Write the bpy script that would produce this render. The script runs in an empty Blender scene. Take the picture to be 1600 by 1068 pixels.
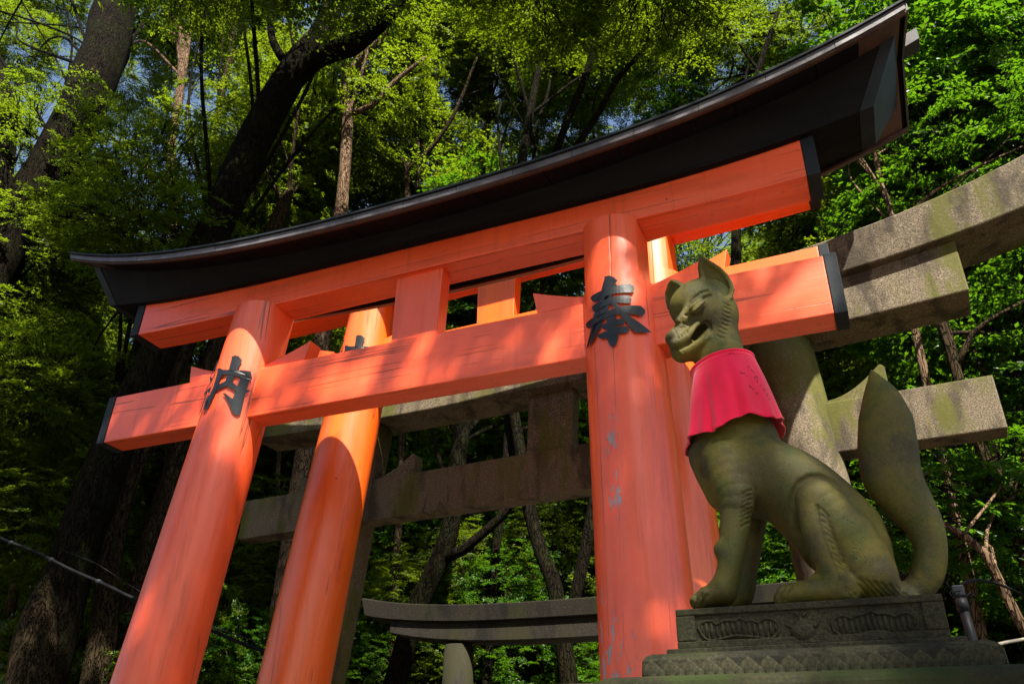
import bpy, bmesh, math, random
import numpy as np
from mathutils import Vector, Matrix, noise as mnoise

scene = bpy.context.scene
COL = scene.collection

# ------------------------------------------------------------------ camera
Z0 = 4.25                                   # underside of the front tie beam above the ground
CAM_F, CAM_R = 1290.78, (2.08887144, -0.023017047, 0.399950166)
CAM_C = np.array((2.93521649, -4.75902778, -2.72834182 + Z0))
cam_d = bpy.data.cameras.new("camera")
cam = bpy.data.objects.new("camera", cam_d)
COL.objects.link(cam)
cam.location = CAM_C
cam.rotation_euler = CAM_R
cam_d.sensor_width = 36
cam_d.lens = CAM_F / 1600 * 36
cam_d.clip_end = 2000
scene.camera = cam

# ------------------------------------------------------------------ sky, sun, exposure
SUN_TO = Vector((0.40, -0.56, 0.92)).normalized()
world = bpy.data.worlds.new("World")
scene.world = world
world.use_nodes = True
wn = world.node_tree
wn.nodes.clear()
wo = wn.nodes.new("ShaderNodeOutputWorld")
wb = wn.nodes.new("ShaderNodeBackground")
ws = wn.nodes.new("ShaderNodeTexSky")
ws.sky_type = 'NISHITA'
ws.sun_disc = False
ws.sun_elevation = math.asin(SUN_TO.z)
ws.sun_rotation = math.atan2(SUN_TO.x, SUN_TO.y)
ws.dust_density = 1.5
wb.inputs["Strength"].default_value = 0.065
wn.links.new(ws.outputs[0], wb.inputs[0])
wn.links.new(wb.outputs[0], wo.inputs[0])
sun_d = bpy.data.lights.new("sun", 'SUN')
sun = bpy.data.objects.new("sun", sun_d)
COL.objects.link(sun)
sun_d.energy = 5.0
sun_d.angle = math.radians(0.53)
sun_d.color = (1.0, 0.93, 0.80)
sun.rotation_euler = (-SUN_TO).to_track_quat('-Z', 'Y').to_euler()
vs = scene.view_settings
vs.view_transform = 'Standard'
vs.look = 'None'
vs.gamma = 1.0
vs.use_curve_mapping = False
vs.exposure = 1.8
cy = scene.cycles
cy.max_bounces = 7
cy.diffuse_bounces = 4
cy.glossy_bounces = 3
cy.transmission_bounces = 4
cy.use_denoising = True
cy.sample_clamp_indirect = 6.0
cy.caustics_reflective = False
cy.caustics_refractive = False

# ------------------------------------------------------------------ geometry of the view (used to survey points of the place)
def _rot(rx, ry, rz):
    cx, sx, cY, sY, cz, sz = math.cos(rx), math.sin(rx), math.cos(ry), math.sin(ry), math.cos(rz), math.sin(rz)
    return (np.array([[cz, -sz, 0], [sz, cz, 0], [0, 0, 1]]) @ np.array([[cY, 0, sY], [0, 1, 0], [-sY, 0, cY]])
            @ np.array([[1, 0, 0], [0, cx, -sx], [0, sx, cx]]))
CAM_M = _rot(*CAM_R)
def ray(px, py):
    d = CAM_M @ np.array([(px - 800) / CAM_F, -(py - 534) / CAM_F, -1.0])
    return d
def at(px, py, y):
    d = ray(px, py)
    return CAM_C + d * ((y - CAM_C[1]) / d[1])
def mpp(P):                                  # metres per reference pixel at a world point
    return float(np.dot(CAM_C - np.asarray(P), CAM_M[:, 2])) / CAM_F

# ------------------------------------------------------------------ object helpers
def link(o, parent=None):
    COL.objects.link(o)
    if parent is not None:
        o.parent = parent
    return o
def tag(o, label=None, cat=None, group=None, kind=None):
    if label: o["label"] = label
    if cat: o["category"] = cat
    if group: o["group"] = group
    if kind: o["kind"] = kind
    return o
def thing(name, label, cat, loc=(0, 0, 0), rz=0.0, group=None):
    o = bpy.data.objects.new(name, None)
    link(o)
    o.location = loc
    o.rotation_euler = (0, 0, rz)
    o.empty_display_size = 0.2
    return tag(o, label, cat, group)
def mesh_np(name, V, F4=None, F3=None):
    me = bpy.data.meshes.new(name)
    V = np.asarray(V, np.float32)
    n4 = 0 if F4 is None else len(F4)
    n3 = 0 if F3 is None else len(F3)
    me.vertices.add(len(V))
    me.vertices.foreach_set("co", V.ravel())
    idx = []
    if n4: idx.append(np.asarray(F4, np.int32).ravel())
    if n3: idx.append(np.asarray(F3, np.int32).ravel())
    idx = np.concatenate(idx)
    me.loops.add(len(idx))
    me.loops.foreach_set("vertex_index", idx)
    me.polygons.add(n4 + n3)
    st = np.concatenate([np.arange(n4) * 4, n4 * 4 + np.arange(n3) * 3]).astype(np.int32)
    me.polygons.foreach_set("loop_start", st)
    me.update(calc_edges=True)
    return me
def smooth(me, on=True):
    me.polygons.foreach_set("use_smooth", np.full(len(me.polygons), on))
def mobj(name, me, mat, parent=None, loc=(0, 0, 0), bevel=0.0, segs=2):
    o = bpy.data.objects.new(name, me)
    if mat is not None and not me.materials:
        me.materials.append(mat)
    link(o, parent)
    o.location = loc
    if bevel:
        m = o.modifiers.new("bevel", 'BEVEL')
        m.width = bevel
        m.segments = segs
        m.limit_method = 'ANGLE'
        m.angle_limit = math.radians(35)
    return o
def pobj(name, V, F, mat, parent=None, bevel=0.0, shade=False, loc=(0, 0, 0)):
    me = bpy.data.meshes.new(name)
    me.from_pydata([tuple(map(float, v)) for v in V], [], F)
    bm = bmesh.new(); bm.from_mesh(me)
    bmesh.ops.recalc_face_normals(bm, faces=bm.faces)
    bm.to_mesh(me); bm.free()
    if shade: smooth(me)
    return mobj(name, me, mat, parent, loc, bevel)
def loft(rings, closed=True, caps=True):
    V, F = [], []
    n = len(rings[0])
    for r in rings: V += list(r)
    for i in range(len(rings) - 1):
        a, b = i * n, (i + 1) * n
        for j in range(n if closed else n - 1):
            k = (j + 1) % n
            F.append((a + j, a + k, b + k, b + j))
    if caps:
        F.append(tuple(range(n))[::-1])
        F.append(tuple((len(rings) - 1) * n + j for j in range(n)))
    return V, F
def box(x0, x1, y0, y1, z0, z1):
    V = [(x, y, z) for x in (x0, x1) for y in (y0, y1) for z in (z0, z1)]
    F = [(0, 1, 3, 2), (4, 6, 7, 5), (0, 4, 5, 1), (2, 3, 7, 6), (0, 2, 6, 4), (1, 5, 7, 3)]
    return V, F
def join_vf(parts):
    V, F = [], []
    for v, f in parts:
        o = len(V)
        V += list(v)
        F += [tuple(i + o for i in q) for q in f]
    return V, F
def tube(pts, rad, n=10, caps=True, jit=None):
    pts = [Vector(p) for p in pts]
    rings = []
    up = None
    for i, p in enumerate(pts):
        t = (pts[min(i + 1, len(pts) - 1)] - pts[max(i - 1, 0)])
        if t.length < 1e-9: t = Vector((0, 0, 1))
        t.normalize()
        if up is None:
            up = t.orthogonal().normalized()
        else:
            up = (up - t * up.dot(t))
            if up.length < 1e-6: up = t.orthogonal()
            up.normalize()
        s = t.cross(up)
        r = rad[i] if hasattr(rad, '__len__') else rad
        ring = []
        for j in range(n):
            a = 2 * math.pi * j / n
            d = up * math.cos(a) + s * math.sin(a)
            rr = r
            if jit is not None: rr = r * (1 + jit(p, d, a))
            ring.append(p + d * rr)
        rings.append(ring)
    return loft(rings, True, caps)
def smooth_path(pts, rad, step):
    """Catmull-Rom resample of a polyline with radii."""
    P = [np.asarray(p, float) for p in pts]
    R = list(rad)
    out, ro = [], []
    for i in range(len(P) - 1):
        p0 = P[i - 1] if i else 2 * P[0] - P[1]
        p3 = P[i + 2] if i + 2 < len(P) else 2 * P[-1] - P[-2]
        n = max(1, int(np.linalg.norm(P[i + 1] - P[i]) / step))
        for k in range(n):
            t = k / n
            a = 2 * P[i] + (P[i + 1] - p0) * t + (2 * p0 - 5 * P[i] + 4 * P[i + 1] - p3) * t * t + (-p0 + 3 * P[i] - 3 * P[i + 1] + p3) * t ** 3
            out.append(a / 2)
            ro.append(R[i] * (1 - t) + R[i + 1] * t)
    out.append(P[-1]); ro.append(R[-1])
    return out, ro

# ------------------------------------------------------------------ materials
class NT:
    def __init__(s, name):
        s.m = bpy.data.materials.new(name)
        s.m.use_nodes = True
        s.t = s.m.node_tree
        s.t.nodes.clear()
        s.out = s.t.nodes.new("ShaderNodeOutputMaterial")
    def n(s, typ, **kw):
        nd = s.t.nodes.new(typ)
        ins = kw.pop('ins', {})
        for k, v in kw.items(): setattr(nd, k, v)
        for k, v in ins.items(): s.set(nd.inputs[k], v)
        return nd
    def set(s, sock, v):
        if hasattr(v, 'is_output') or isinstance(v, bpy.types.NodeSocket): s.t.links.new(v, sock)
        else: sock.default_value = v
    def coord(s, kind="Object", scale=(1, 1, 1)):
        c = s.n("ShaderNodeTexCoord")
        m = s.n("ShaderNodeMapping", ins={"Vector": c.outputs[kind], "Scale": scale})
        return m.outputs[0]
    def noise(s, vec, scale, detail=5, rough=.55, dist=0.0):
        return s.n("ShaderNodeTexNoise", ins={"Vector": vec, "Scale": scale, "Detail": detail, "Roughness": rough, "Distortion": dist}).outputs[0]
    def ramp(s, fac, stops, interp='LINEAR'):
        r = s.n("ShaderNodeValToRGB")
        r.color_ramp.interpolation = interp
        e = r.color_ramp.elements
        while len(e) < len(stops): e.new(0.5)
        for i, (p, c) in enumerate(stops):
            e[i].position = p
            e[i].color = (c, c, c, 1) if not hasattr(c, '__len__') else (*c, 1)
        s.t.links.new(fac, r.inputs[0])
        return r.outputs[0]
    def mix(s, fac, a, b, mode='MIX'):
        m = s.n("ShaderNodeMix", data_type='RGBA', blend_type=mode)
        s.set(m.inputs[0], fac)
        s.set(m.inputs[6], (*a, 1) if isinstance(a, tuple) and len(a) == 3 else a)
        s.set(m.inputs[7], (*b, 1) if isinstance(b, tuple) and len(b) == 3 else b)
        return m.outputs[2]
    def math(s, op, a, b=0.0):
        m = s.n("ShaderNodeMath", operation=op)
        s.set(m.inputs[0], a); s.set(m.inputs[1], b)
        return m.outputs[0]
    def bump(s, h, strength, dist=.01, normal=None):
        b = s.n("ShaderNodeBump", ins={"Height": h, "Strength": strength, "Distance": dist})
        if normal is not None: s.t.links.new(normal, b.inputs["Normal"])
        return b.outputs[0]
    def principled(s, col, rough=.5, normal=None, **kw):
        p = s.n("ShaderNodeBsdfPrincipled")
        s.set(p.inputs["Base Color"], (*col, 1) if isinstance(col, tuple) and len(col) == 3 else col)
        s.set(p.inputs["Roughness"], rough)
        if normal is not None: s.t.links.new(normal, p.inputs["Normal"])
        for k, v in kw.items(): s.set(p.inputs[k], v)
        return p
    def done(s, sh):
        s.t.links.new(sh.outputs[0] if hasattr(sh, 'outputs') else sh, s.out.inputs["Surface"])
        return s.m

def mat_vermilion(name, axis, peel=None, ca=(.74, .076, .016), cb=(.84, .106, .030)):
    """Vermilion paint on timber: grain and drying cracks run along 'axis'."""
    k = NT(name)
    st = {'X': (.28, 4.2, 4.2), 'Z': (4.2, 4.2, .28)}[axis]
    fine = {'X': (2.0, 60, 60), 'Z': (60, 60, 2.0)}[axis]
    v = k.coord("Object", st)
    vf = k.coord("Object", fine)
    vo = k.coord("Object")
    big = k.noise(vo, 1.3, 3)
    grain = k.noise(vf, 1.0, 4, .6)
    stain = k.noise(k.coord('Object', {'X': (.5, 5, 5), 'Z': (5, 5, .5)}[axis]), 1.7, 8, .68)
    col = k.mix(k.ramp(big, [(.3, 0), (.7, 1)]), ca, cb)
    col = k.mix(k.math('MULTIPLY', k.ramp(grain, [(.42, 0), (.75, 1)]), .22), col, (.66, .075, .016))
    col = k.mix(k.math('MULTIPLY', k.ramp(stain, [(.53, 0), (.70, 1)]), .6), col, (.40, .050, .012))
    fade = k.ramp(k.noise(v, .9, 5, .6), [(.52, 0), (.72, 1)])
    col = k.mix(k.math('MULTIPLY', fade, .40), col, (.86, .19, .10))
    # drying cracks: level lines of a stretched noise
    cr = k.noise(k.coord('Object', {'X': (.10, 7, 7), 'Z': (7, 7, .10)}[axis]), .62, 2, .4, .05)
    d = k.math('ABSOLUTE', k.math('SUBTRACT', cr, .5))
    line = k.ramp(d, [(.0022, 1), (.0050, 0)])
    gate = k.ramp(k.noise(vo, 1.6, 2), [(.47, 0), (.55, 1)])
    line = k.math('MULTIPLY', line, gate)
    col = k.mix(k.math('MULTIPLY', line, .85), col, (.10, .022, .010))
    # rain streaks, knots and nail heads
    rs = k.noise(k.coord('Object', (16, 16, .55)), 1.0, 5, .6)
    col = k.mix(k.math('MULTIPLY', k.ramp(rs, [(.56, 0), (.74, 1)]), .40), col, (.34, .040, .012))
    vo = k.n("ShaderNodeTexVoronoi", ins={"Vector": vo, "Scale": 3.1})
    col = k.mix(k.ramp(vo.outputs["Distance"], [(.022, .85), (.034, 0)]), col, (.05, .012, .008))
    h = k.math('ADD', k.math('MULTIPLY', grain, .25), k.math('MULTIPLY', stain, .3))
    h = k.math('SUBTRACT', h, k.math('MULTIPLY', line, 1.2))
    rough = k.ramp(stain, [(.3, .34), (.75, .50)])
    if peel is not None:                    # flaked patch: centre (x, z), radii
        c = k.n("ShaderNodeTexCoord")
        sp = k.n("ShaderNodeSeparateXYZ", ins={0: c.outputs["Object"]})
        m = None
        for (px_, pz_, rx_, rz_) in peel:
            ex = k.math('POWER', k.math('DIVIDE', k.math('SUBTRACT', sp.outputs[0], px_), rx_), 2.0)
            ez = k.math('POWER', k.math('DIVIDE', k.math('SUBTRACT', sp.outputs[2], pz_), rz_), 2.0)
            e = k.math('MAXIMUM', k.math('SUBTRACT', 1.0, k.math('ADD', ex, ez)), 0.0)
            m = e if m is None else k.math('MAXIMUM', m, e)
        vp = k.coord("Object", (15, 15, 5.5))
        fl = k.noise(vp, 1.5, 9, .72, .25)
        msk = k.ramp(k.math('ADD', fl, k.math('MULTIPLY', m, .24)), [(.775, 0), (.785, 1)])
        edge = k.ramp(k.math('ADD', fl, k.math('MULTIPLY', m, .24)), [(.715, 0), (.772, 1)])
        col = k.mix(k.math('MULTIPLY', edge, .8), col, (.72, .055, .008))
        col = k.mix(msk, col, k.mix(k.noise(vf, .7, 3), (.17, .14, .15), (.36, .31, .33)))
        h = k.math('SUBTRACT', h, k.math('MULTIPLY', msk, 1.0))
        rough = k.math('MAXIMUM', rough, k.math('MULTIPLY', msk, .8))
    nrm = k.bump(h, .35, .012)
    return k.done(k.principled(col, rough, nrm, **{"Specular IOR Level": .5, "Coat Weight": .35, "Coat Roughness": .22}))

def mat_simple(name, a, b, scale=6, rough=.5, metallic=0.0, bump=.2, bscale=40, stretch=(1, 1, 1), spec=.5):
    k = NT(name)
    v = k.coord("Object", stretch)
    n1 = k.noise(v, scale, 6)
    n2 = k.noise(v, bscale, 4)
    col = k.mix(k.ramp(n1, [(.3, 0), (.7, 1)]), a, b)
    return k.done(k.principled(col, rough, k.bump(n2, bump, .01), Metallic=metallic, **{"Specular IOR Level": spec}))

def mat_granite(name, a, b, moss=.5, mosscol=(.085, .095, .012), dark=.5, spec_scale=85):
    k = NT(name)
    v = k.coord("Object")
    vs_ = k.coord("Object", (1.6, 1.6, .55))
    sp = k.noise(v, spec_scale, 2, .6)
    sp2 = k.noise(v, spec_scale * .45, 3, .6)
    col = k.mix(k.ramp(sp, [(.36, 0), (.64, 1)]), a, b)
    col = k.mix(k.math('MULTIPLY', k.ramp(sp2, [(.60, 0), (.68, 1)]), .5), col, tuple(min(1, c * 1.7) for c in b))
    st = k.noise(vs_, 2.1, 7, .62, .3)
    col = k.mix(k.math('MULTIPLY', k.ramp(st, [(.485, 0), (.60, 1)]), dark), col, tuple(c * .32 for c in a))
    ms = k.noise(vs_, 1.25, 9, .7)
    geo = k.n("ShaderNodeNewGeometry")
    nz = k.n("ShaderNodeSeparateXYZ", ins={0: geo.outputs["Normal"]}).outputs[2]
    ms = k.math('ADD', ms, k.math('MULTIPLY', nz, .10))
    col = k.mix(k.math('MULTIPLY', k.ramp(ms, [(.50, 0), (.585, 1)]), moss), col, mosscol)
    h = k.math('ADD', k.math('MULTIPLY', sp2, .6), k.math('MULTIPLY', st, .5))
    return k.done(k.principled(col, .85, k.bump(h, .5, .012), **{"Specular IOR Level": .25}))

def mat_fox_stone():
    k = NT("mossy_carved_stone")
    v = k.coord("Object")
    n1 = k.noise(v, 3.2, 6, .6)
    n2 = k.noise(v, 9.0, 6, .6)
    fine = k.noise(v, 130, 3, .6)
    col = k.mix(k.ramp(n1, [(.42, 0), (.58, 1)]), (.044, .037, .0065), (.080, .066, .0028))
    col = k.mix(k.math('MULTIPLY', k.ramp(n2, [(.48, 0), (.60, 1)]), .75), col, (.026, .038, .0016))
    col = k.mix(k.math('MULTIPLY', k.ramp(k.noise(v, 5.1, 5, .65, .4), [(.52, 0), (.63, 1)]), .7), col, (.018, .014, .007))
    col = k.mix(k.math('MULTIPLY', k.ramp(fine, [(.4, 0), (.7, 1)]), .25), col, (.13, .105, .018))
    vo = k.n("ShaderNodeTexVoronoi", ins={"Vector": v, "Scale": 75.0})
    pick = k.ramp(k.noise(v, 17, 3), [(.52, 0), (.60, 1)])
    pit = k.math('MULTIPLY', k.ramp(vo.outputs["Distance"], [(.08, 1), (.26, 0)]), pick)
    col = k.mix(k.math('MULTIPLY', pit, .28), col, (.030, .026, .010))
    h = k.math('SUBTRACT', k.math('ADD', k.math('MULTIPLY', fine, .22), k.math('MULTIPLY', n2, .25)), k.math('MULTIPLY', pit, .7))
    return k.done(k.principled(col, .72, k.bump(h, .5, .01), **{"Specular IOR Level": .35}))

def mat_bark(name, a, b, mossy=0.0):
    k = NT(name)
    v = k.coord("Object", (1, 1, .22))
    vo = k.n("ShaderNodeTexVoronoi", feature='DISTANCE_TO_EDGE', ins={"Vector": k.n("ShaderNodeVectorMath", operation='ADD', ins={0: v, 1: k.n("ShaderNodeTexNoise", ins={"Vector": v, "Scale": 5.0, "Detail": 3.0}).outputs[1]}).outputs[0], "Scale": 11.0}).outputs[0]
    n1 = k.noise(v, 14, 6, .65)
    rid = k.ramp(vo, [(0.0, 0), (.12, 1)])
    col = k.mix(rid, tuple(c * .42 for c in a), k.mix(k.ramp(n1, [(.3, 0), (.7, 1)]), a, b))
    if mossy:
        v0 = k.coord("Object")
        col = k.mix(k.math('MULTIPLY', k.ramp(k.noise(v0, 2.2, 6, .65), [(.45, 0), (.65, 1)]), mossy), col, (.014, .018, .0045))
    h = k.math('ADD', rid, k.math('MULTIPLY', n1, .7))
    return k.done(k.principled(col, .9, k.bump(h, 1.0, .04), **{"Specular IOR Level": .04}))

def mat_leaf(name, cols, trans, tw=.5, rough=.38):
    k = NT(name)
    geo = k.n("ShaderNodeNewGeometry")
    rnd = geo.outputs["Random Per Island"]
    col = k.ramp(rnd, [(i / (len(cols) - 1), c) for i, c in enumerate(cols)])
    oi = k.n("ShaderNodeObjectInfo")
    hsv = k.n("ShaderNodeHueSaturation", ins={"Color": col, "Hue": k.math('ADD', .488, k.math('MULTIPLY', oi.outputs["Random"], .024)),
                                             "Value": k.math('ADD', .85, k.math('MULTIPLY', oi.outputs["Random"], .35))})
    p = k.principled(hsv.outputs[0], rough, **{"Specular IOR Level": .3})
    t = k.n("ShaderNodeBsdfTranslucent", ins={"Color": k.mix(.75, hsv.outputs[0], (*trans, 1))})
    mx = k.n("ShaderNodeMixShader", ins={0: tw, 1: p.outputs[0], 2: t.outputs[0]})
    return k.done(mx)

M = {}
M['red_x'] = mat_vermilion("vermilion_beam_paint", 'X')
M['red_z'] = mat_vermilion("vermilion_pillar_paint", 'Z')
M['red_peel'] = mat_vermilion("vermilion_flaking_paint", 'Z', [(1.55, 2.25, .26, .75), (1.62, 3.3, .12, 1.0), (1.75, 1.6, .25, .6)])
M['orange_x'] = mat_vermilion("orange_beam_paint", 'X', None, (.78, .100, .004), (.86, .135, .007))
M['orange_z'] = mat_vermilion("orange_pillar_paint", 'Z', None, (.78, .100, .004), (.86, .135, .007))
M['black_wood'] = mat_simple("black_painted_timber", (.004, .004, .0045), (.009, .0085, .0085), 4, .55, bump=.25, bscale=30, stretch=(.3, 3, 3), spec=.06)
M['brown_wood'] = mat_simple("bare_brown_boards", (.028, .011, .006), (.070, .028, .014), 3, .6, bump=.5, bscale=14, stretch=(3, .4, 3))
M['red_wood'] = mat_simple("red_brown_eave_boards", (.20, .050, .026), (.30, .078, .040), 4, .55, bump=.3, bscale=18, stretch=(3, .5, 3))
M['copper'] = mat_simple("weathered_copper_sheet", (.055, .050, .055), (.12, .11, .12), 5, .45, metallic=.25, bump=.15, bscale=12)
M['lead'] = mat_simple("dull_lead_sheet", (.018, .017, .018), (.034, .032, .034), 5, .55, metallic=.1, bump=.15, bscale=12, spec=.2)
M['cap'] = mat_simple("dark_metal_cap", (.009, .011, .014), (.022, .026, .032), 4, .5, metallic=.05, spec=.12, bump=.12, bscale=14)
M['ink'] = mat_simple("black_lacquer_lettering", (.004, .0045, .006), (.009, .010, .012), 6, .38, bump=.12, bscale=30)
M['granite'] = mat_granite("grey_granite", (.046, .034, .022), (.175, .14, .093), .78, (.070, .072, .006), .7)
M['granite_dark'] = mat_granite("shaded_stained_granite", (.006, .0045, .003), (.022, .017, .012), .7, (.015, .015, .003), .75)  # stained stone, its colour also darkened to stand for shade on the far gate
M['granite_ped'] = mat_granite("mossy_shaded_pedestal_stone", (.010, .0095, .0045), (.034, .031, .014), .8, (.013, .017, .0022), .7, 110)  # mossy stone with shade put into its dark base colour
M['moss_slab'] = mat_granite("moss_covered_slab", (.012, .012, .004), (.022, .022, .0065), .95, (.015, .024, .002), .4, 90)
M['fox'] = mat_fox_stone()
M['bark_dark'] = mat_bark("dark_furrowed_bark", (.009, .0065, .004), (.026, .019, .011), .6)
M['bark_black'] = mat_bark("shaded_black_bark", (.0050, .0038, .0026), (.015, .011, .007), .5)  # bark colour lowered to stand for trunks in shade
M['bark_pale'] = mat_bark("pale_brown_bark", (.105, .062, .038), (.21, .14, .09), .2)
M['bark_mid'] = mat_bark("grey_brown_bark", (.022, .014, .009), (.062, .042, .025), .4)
M['leaf_a'] = mat_leaf("small_evergreen_leaves", [(.011, .040, .005), (.024, .066, .006), (.044, .092, .007), (.092, .122, .008)], (.26, .37, .010))
M['leaf_b'] = mat_leaf("yellow_green_leaves", [(.014, .050, .003), (.026, .066, .004), (.048, .094, .005), (.098, .115, .006)], (.25, .35, .007))
M['leaf_c'] = mat_leaf("fresh_green_leaves", [(.008, .050, .003), (.017, .070, .004), (.034, .098, .005), (.072, .125, .006)], (.13, .30, .006))
M['ground'] = mat_simple("forest_floor", (.055, .040, .024), (.14, .105, .065), 2.2, .95, bump=.6, bscale=16)
M['gravel'] = mat_simple("pale_path_gravel", (.26, .22, .17), (.38, .33, .26), 9, .95, bump=.7, bscale=70)
M['cable'] = mat_simple("black_rubber_cable", (.006, .006, .007), (.012, .012, .013), 8, .8, bump=.05, spec=.04)
M['pipe'] = mat_simple("grey_conduit_pipe", (.010, .010, .011), (.020, .020, .022), 6, .5, metallic=.1, bump=.1, spec=.2)
M['rope'] = mat_simple("pale_rope", (.22, .19, .14), (.34, .30, .23), 30, .9, bump=.5, bscale=160)

def mat_bib():
    k = NT("crimson_cotton_cloth")
    v = k.coord("Object")
    wv = k.noise(v, 420, 2)
    n = k.noise(v, 7, 4)
    col = k.mix(k.ramp(n, [(.35, 0), (.65, 1)]), (.72, .003, .040), (.82, .005, .060))
    sh = {"Sheen Weight": .25, "Sheen Roughness": .5, "Specular IOR Level": .2}
    return k.done(k.principled(col, .8, k.bump(wv, .12, .003), **sh))
M['bib'] = mat_bib()

# ------------------------------------------------------------------ terrain
def ground_z(x, y):
    z = np.where(y < .5, 0.0, np.where(y < 10, .24 * (y - .5), 2.28 + .36 * (y - 10)))
    z = np.minimum(z, 26 + 0 * z)
    b = .25 * np.sin(x * .31 + 1.3) * np.sin(y * .27 + .4) + .12 * np.sin(x * 1.1 + y * .9)
    return z + b * np.clip((np.abs(x) - 5) / 4 + np.clip((y - 9) / 4, 0, 1), 0, 1)
def gz(x, y): return float(ground_z(np.array(float(x)), np.array(float(y))))
gx = np.concatenate([np.linspace(-400, -42, 12), np.linspace(-40, 40, 81), np.linspace(42, 400, 12)])
gy = np.concatenate([np.linspace(-400, -32, 10), np.linspace(-30, 60, 91), np.linspace(63, 420, 14)])
GX, GY = np.meshgrid(gx, gy)
GV = np.stack([GX.ravel(), GY.ravel(), ground_z(GX, GY).ravel()], 1)
nx, ny = len(gx), len(gy)
ii, jj = np.meshgrid(np.arange(nx - 1), np.arange(ny - 1))
a0 = (jj * nx + ii).ravel()
gm = mesh_np("ground", GV, np.stack([a0, a0 + 1, a0 + nx + 1, a0 + nx], 1))
smooth(gm)
tag(mobj("ground", gm, M['ground']), kind="structure")
# gravel path leading under the gates, 4 mm above the earth
pv = []
ys = np.linspace(-14, 9.5, 60)
for y in ys:
    for x in np.linspace(-2.9 if y > -1 else -7, 2.9 if y > -1 else 8, 12):
        pv.append((x, y, gz(x, y) + .006))
pf = [(j * 12 + i, j * 12 + i + 1, j * 12 + i + 13, j * 12 + i + 12) for j in range(59) for i in range(11)]
tag(pobj("path", pv, pf, M['gravel'], shade=True), kind="structure")

# ------------------------------------------------------------------ red gates
def pillar_mesh(name, parent, x0, sl, R0, tR, yc, ztop, zbot, mat, clip_from, clip, n=48):
    rings = []
    zs = list(np.linspace(zbot, clip_from, 14)) + [clip_from + .001] + list(np.linspace(clip_from + .02, ztop, 8))
    for z in zs:
        R = R0 + tR * z
        ring = []
        for j in range(n):
            a = 2 * math.pi * j / n
            dx, dy = R * math.cos(a), R * math.sin(a)
            x = x0 + sl * z + dx
            if z > clip_from:
                xc = x0 + sl * ztop
                x = min(max(x, xc - clip), xc + clip)
            ring.append((x, yc + dy, z + Z0))
        rings.append(ring)
    V, F = loft(rings)
    o = pobj(name, V, F, mat, parent)
    smooth(o.data)
    m = o.modifiers.new("edge", 'EDGE_SPLIT'); m.split_angle = math.radians(32)
    return o
def beam(name, parent, xs, zb, zt, y0, y1, mat, bevel=.008, shift=lambda x: 0, topshift=lambda x: 0):
    rings = [[(x, y0, zb(x) + Z0), (x, y1, zb(x) + Z0), (x + topshift(x), y1, zt(x) + Z0), (x + topshift(x), y0, zt(x) + Z0)] for x in xs]
    V, F = loft(rings)
    return pobj(name, V, F, mat, parent, bevel)
def poly(c): return lambda x: float(np.polyval(c, x))

HOU = [[(-0.118,0.508),(-0.111,0.408),(-0.173,0.334),(-0.270,0.255),(-0.384,0.198),(-0.553,0.132),(-0.764,0.066),(-0.921,0.012),(-0.537,0.036),(-0.339,0.099),(-0.212,0.163),(-0.094,0.222),(0.010,0.302),(0.077,0.405),(0.208,0.455),(0.111,0.490),(0.001,0.508)],
[(-0.580,0.390),(-0.506,0.393),(-0.142,0.402),(0.093,0.413),(0.482,0.427),(0.577,0.415),(0.598,0.389),(0.545,0.356),(0.434,0.354),(0.078,0.351),(-0.125,0.343),(-0.425,0.329),(-0.517,0.350)],
[(-0.529,0.303),(-0.467,0.311),(-0.131,0.317),(0.072,0.325),(0.319,0.331),(0.454,0.327),(0.507,0.302),(0.465,0.271),(0.382,0.264),(0.061,0.278),(-0.142,0.269),(-0.371,0.253),(-0.481,0.255),(-0.515,0.279)],
[(-0.827,0.205),(-0.773,0.214),(-0.346,0.211),(-0.035,0.227),(0.242,0.241),(0.514,0.250),(0.715,0.254),(0.813,0.230),(0.802,0.199),(0.717,0.175),(0.603,0.175),(0.281,0.184),(-0.019,0.178),(-0.326,0.157),(-0.685,0.149),(-0.786,0.177)],
[(-0.020,0.295),(0.141,0.270),(0.286,0.205),(0.484,0.146),(0.805,0.085),(0.940,0.060),(0.518,0.034),(0.363,0.094),(0.222,0.164),(0.077,0.229)],
[(-0.135,0.174),(0.105,0.176),(0.093,0.126),(0.116,0.057),(0.117,0.007),(0.066,-0.040),(-0.021,-0.067),(-0.098,-0.043),(-0.159,0.007),(-0.139,0.089)],
[(-0.285,0.119),(-0.251,0.128),(-0.056,0.138),(0.083,0.143),(0.245,0.148),(0.293,0.128),(0.273,0.103),(0.219,0.096),(0.072,0.097),(-0.097,0.086),(-0.215,0.087),(-0.267,0.102)],
[(-0.400,0.058),(-0.364,0.063),(-0.129,0.071),(0.096,0.083),(0.334,0.086),(0.396,0.069),(0.362,0.044),(0.294,0.032),(0.083,0.029),(-0.141,0.018),(-0.293,0.017),(-0.370,0.039)]]
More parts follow.
